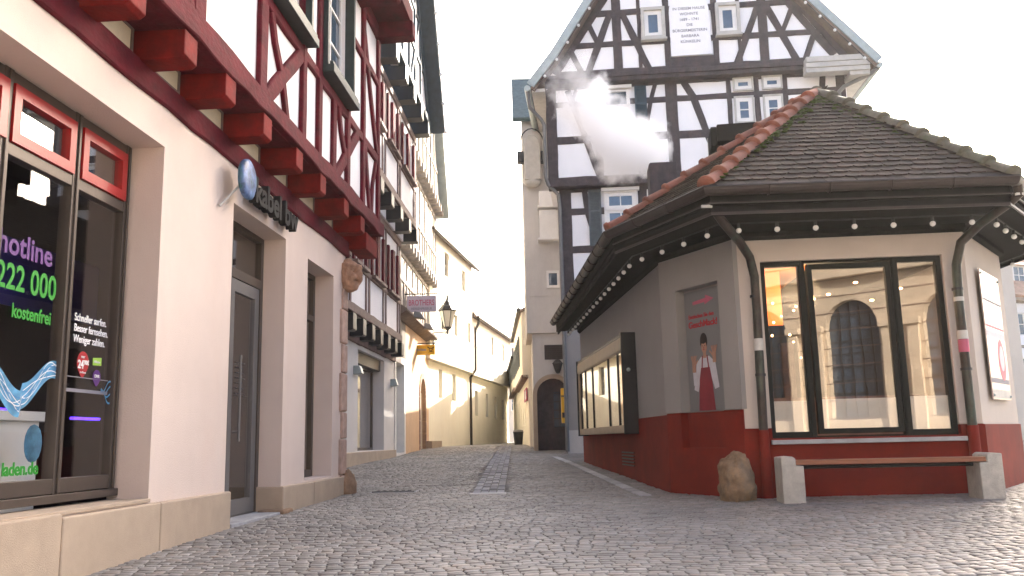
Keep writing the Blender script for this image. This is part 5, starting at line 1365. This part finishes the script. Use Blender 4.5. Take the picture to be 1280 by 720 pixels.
# ============================================================ far right half-timbered house across the square
def square_house():
    P, Q = (20.5, 39.5), (36, 46)
    T = thing('square_house', 'distant bright timbered house with pale tiled roof glimpsed right of the pavilion', 'house', (*P, 0), ang(P, Q))
    w = MB(); hs = [(k * 1.3 + .4, k * 1.3 + 1.2, z, z + 1.1) for k in range(11) for z in (1.2, 2.9, 5.0)]
    w.wall(0, 15.5, 0, 6.9, 0, .3, hs); w.box(0, 15.5, .32, 9, 0, 6.9); w.build('wall', m['gplaster'], T)
    for k, h in enumerate(hs): window(T, *h, .05, 'wwhite', .07, 2, 2, pane='wglass')
    F = MB()
    for z in (2.5, 4.5, 6.6): F.timber([(0, z), (15.5, z)], .14, -.05, .05)
    for k in range(12):
        x = k * 1.3 + .15; F.timber([(x, 2.6), (x, 6.6)], .11, -.04, .05)
        if k < 11: F.timber([(x + .05, 2.6), (x + .3, 3.3)], .08, -.03, .05); F.timber([(x + .05, 4.6), (x + .3, 5.2)], .08, -.03, .05)
    F.build('timber_frame', m['timber_pale'], T)
    r = MB(); r.poly3([(-.5, -.7, 6.8), (16, -.7, 6.8), (16, 4.5, 11.5), (-.5, 4.5, 11.5)], .15); r.poly3([(-.5, 9.5, 6.8), (-.5, 4.5, 11.5), (16, 4.5, 11.5), (16, 9.5, 6.8)], .15); ro = r.build('roof', m['roof_cream'], T)
    for k in range(6):
        x = 1.4 + k * 2.2
        d = MB(); d.box(x, x + 1.0, .3, 2.4, 7.4, 8.5); dd = d.build('dormer', m['wwhite'], T)
        window(T, x + .1, x + .9, 7.5, 8.4, .26, 'wwhite', .06, 2, 2)
        d = MB(); d.poly3([(x - .15, .1, 8.45), (x + 1.15, .1, 8.45), (x + 1.15, 2.6, 9.3), (x - .15, 2.6, 9.3)], .08); d.build('dormer_roof', m['roof_cream'], T)
square_house()
def back_house(name, lab, P, a, w_, d, h, rh, mm='cream2'):
    T = thing(name, lab, 'house', (*P, 0), R(a))
    b = MB(); b.wall(0, w_, 0, h, 0, .3, [(k * 2 + .6, k * 2 + 1.5, z, z + 1.3) for k in range(int(w_ / 2)) for z in (1.2, 4.0, 6.8) if z + 1.5 < h]); b.box(0, w_, .32, d, 0, h); b.build('wall', m[mm], T)
    for k in range(int(w_ / 2)):
        for z in (1.2, 4.0, 6.8):
            if z + 1.5 < h: window(T, k * 2 + .6, k * 2 + 1.5, z, z + 1.3, .1, 'wwhite', .07, 2, 2)
    r = MB(); r.poly3([(-.4, -.5, h), (w_ + .4, -.5, h), (w_ + .4, d / 2, h + rh), (-.4, d / 2, h + rh)], .15); r.poly3([(-.4, d + .5, h), (-.4, d / 2, h + rh), (w_ + .4, d / 2, h + rh), (w_ + .4, d + .5, h)], .15); r.build('roof', m['roof_far'], T)
back_house('added_shade_house', 'added plain house hidden behind the cafe pavilion roof, there to cast shade', (11.2, 27.5), -2, 4.6, 9, 8.6, 1.5)  # unseen house added to keep sun off the foreground
# building behind the viewpoint, seen mirrored in the cafe window
def hall():
    P, Q = (15.5, -6.5), (1.5, -15.5)
    T = thing('stone_hall', 'ashlar stone hall with tall arched windows seen mirrored in the cafe window', 'hall', (*P, 0), ang(P, Q))
    L = (Vector(Q) - Vector(P)).length
    hs = [(x, x + 1.9, 1.2, 5.4) for x in (1.0, 4.4, 7.8, 11.2, 14.2)]
    w = MB(); w.wall(0, L, 0, 11, 0, .6, hs)
    for h in hs:
        cx = (h[0] + h[1]) / 2; pts = [(cx + .95 * math.cos(t), 4.45 + .95 * math.sin(t)) for t in [math.pi * k / 14 for k in range(15)]]
        w.prism([(h[0], 5.4)] + [p for p in pts[::-1] if p[0] <= cx], .003, .59); w.prism([(h[1], 5.4)] + [p for p in pts if p[0] >= cx], .003, .59)
    w.box(0, L, .62, 8, 0, 11); w.build('wall', m['church'], T)
    c = MB(); z = .6
    while z < 11: c.box(-.01, L + .01, -.012, 0, z, z + .035); z += .62
    c.build('course_joint', m['timber_b'], T)
    c = MB()
    for h in hs: c.box(h[0] - .5, h[0] - .12, -.18, 0, .7, 4.3); c.box(h[1] + .12, h[1] + .5, -.18, 0, .7, 4.3); c.box(h[0] - .6, h[0] - .05, -.26, 0, 4.3, 4.55); c.box(h[1] + .05, h[1] + .6, -.26, 0, 4.3, 4.55)
    c.box(-.1, L + .1, -.3, 0, 6.2, 6.6); c.box(-.1, L + .1, -.15, 0, 0, .7); c.build('pilasters', m['church'], T, .02)
    for h in hs:
        g = MB(); g.box(h[0], h[1], .35, .4, 1.2, 5.4)
        go = g.build('window', m['wglass'], T)
        b = MB()
        for k in range(1, 5): b.box(h[0] + k * .38 - .02, h[0] + k * .38 + .02, .3, .35, 1.2, 5.4)
        for k in range(1, 9): b.box(h[0], h[1], .3, .35, 1.2 + k * .46 - .02, 1.2 + k * .46 + .02)
        b.build('glazing_bars', m['iron'], go)
    r = MB(); r.poly3([(-.5, -.6, 11), (L + .5, -.6, 11), (L + .5, 4, 15), (-.5, 4, 15)], .2); r.build('roof', m['roof_far'], T)
hall()
back_house('added_rear_house', 'added unseen house behind the viewpoint, there for shade and reflections', (-3, -16), 180, 12, 8, 8.6, 3)  # out of view, added only for shade and reflections

# ============================================================ steam from the flue
def steam():
    blobs = [((2.72, 16.6, 6.05), .34), ((2.50, 16.6, 6.38), .56), ((2.75, 16.6, 6.40), .40), ((2.2, 16.6, 6.2), .50), ((1.9, 16.6, 6.45), .42), ((1.3, 16.8, 7.35), .32), ((2.05, 16.6, 6.40), .46), ((1.92, 16.7, 6.85), .50), ((2.25, 16.7, 6.70), .44), ((1.62, 16.8, 7.2), .46), ((1.75, 16.8, 7.55), .38), ((1.5, 16.9, 7.9), .34), ((1.35, 17.0, 8.15), .34), ((1.0, 17.0, 8.2), .26), ((1.6, 16.8, 8.2), .22), ((1.15, 16.9, 7.7), .3)]
    mb = MB(); mb.box(.5, 3.2, 15.9, 17.7, 5.6, 8.7)
    M = bpy.data.materials.new('steam'); M.use_nodes = True
    t = M.node_tree; N = t.nodes; L = t.links
    for n in list(N): N.remove(n)
    out = N.new('ShaderNodeOutputMaterial'); pv = N.new('ShaderNodeVolumePrincipled'); L.new(pv.outputs[0], out.inputs['Volume'])
    pv.inputs['Color'].default_value = (1, 1, 1, 1); pv.inputs['Anisotropy'].default_value = .0
    tc = N.new('ShaderNodeTexCoord')
    nz = N.new('ShaderNodeTexNoise'); nz.inputs['Scale'].default_value = 3.0; nz.inputs['Detail'].default_value = 6; nz.inputs['Roughness'].default_value = .6
    L.new(tc.outputs['Object'], nz.inputs[0])
    # warp the position by the noise so that the blob outlines billow
    sub = N.new('ShaderNodeVectorMath'); sub.operation = 'SUBTRACT'; L.new(nz.outputs['Color'], sub.inputs[0]); sub.inputs[1].default_value = (.5, .5, .5)
    sc = N.new('ShaderNodeVectorMath'); sc.operation = 'SCALE'; L.new(sub.outputs[0], sc.inputs[0]); sc.inputs['Scale'].default_value = 1.15
    ad = N.new('ShaderNodeVectorMath'); ad.operation = 'ADD'; L.new(tc.outputs['Object'], ad.inputs[0]); L.new(sc.outputs[0], ad.inputs[1])
    prev = None
    for c, r_ in blobs:
        d = N.new('ShaderNodeVectorMath'); d.operation = 'DISTANCE'; L.new(ad.outputs[0], d.inputs[0]); d.inputs[1].default_value = c
        mr = N.new('ShaderNodeMapRange'); mr.inputs[1].default_value = r_ * .3; mr.inputs[2].default_value = r_ * 1.15; mr.inputs[3].default_value = 1 if c[2] < 7.7 else .22; mr.inputs[4].default_value = 0
        L.new(d.outputs['Value'], mr.inputs[0])
        if prev is None: prev = mr.outputs[0]
        else:
            a = N.new('ShaderNodeMath'); a.operation = 'MAXIMUM'; L.new(prev, a.inputs[0]); L.new(mr.outputs[0], a.inputs[1]); prev = a.outputs[0]
    k = N.new('ShaderNodeMath'); k.operation = 'MULTIPLY'; k.inputs[1].default_value = 6.5; L.new(prev, k.inputs[0]); L.new(k.outputs[0], pv.inputs['Density'])
    o = mb.build('steam', M); tag(o, 'white steam cloud drifting up and left from the flue of the cafe pavilion', 'steam', kind='stuff')
steam()

def haze():
    mb = MB(); mb.box(-60, 60, -40, 110, -1.6, 24)
    M = bpy.data.materials.new('haze'); M.use_nodes = True
    t = M.node_tree; N = t.nodes; L = t.links
    for n in list(N): N.remove(n)
    out = N.new('ShaderNodeOutputMaterial'); pv = N.new('ShaderNodeVolumePrincipled'); L.new(pv.outputs[0], out.inputs['Volume'])
    pv.inputs['Color'].default_value = (1, .97, .92, 1); pv.inputs['Density'].default_value = .00035; pv.inputs['Anisotropy'].default_value = .5
    o = mb.build('haze', M); tag(o, kind='stuff')
haze()
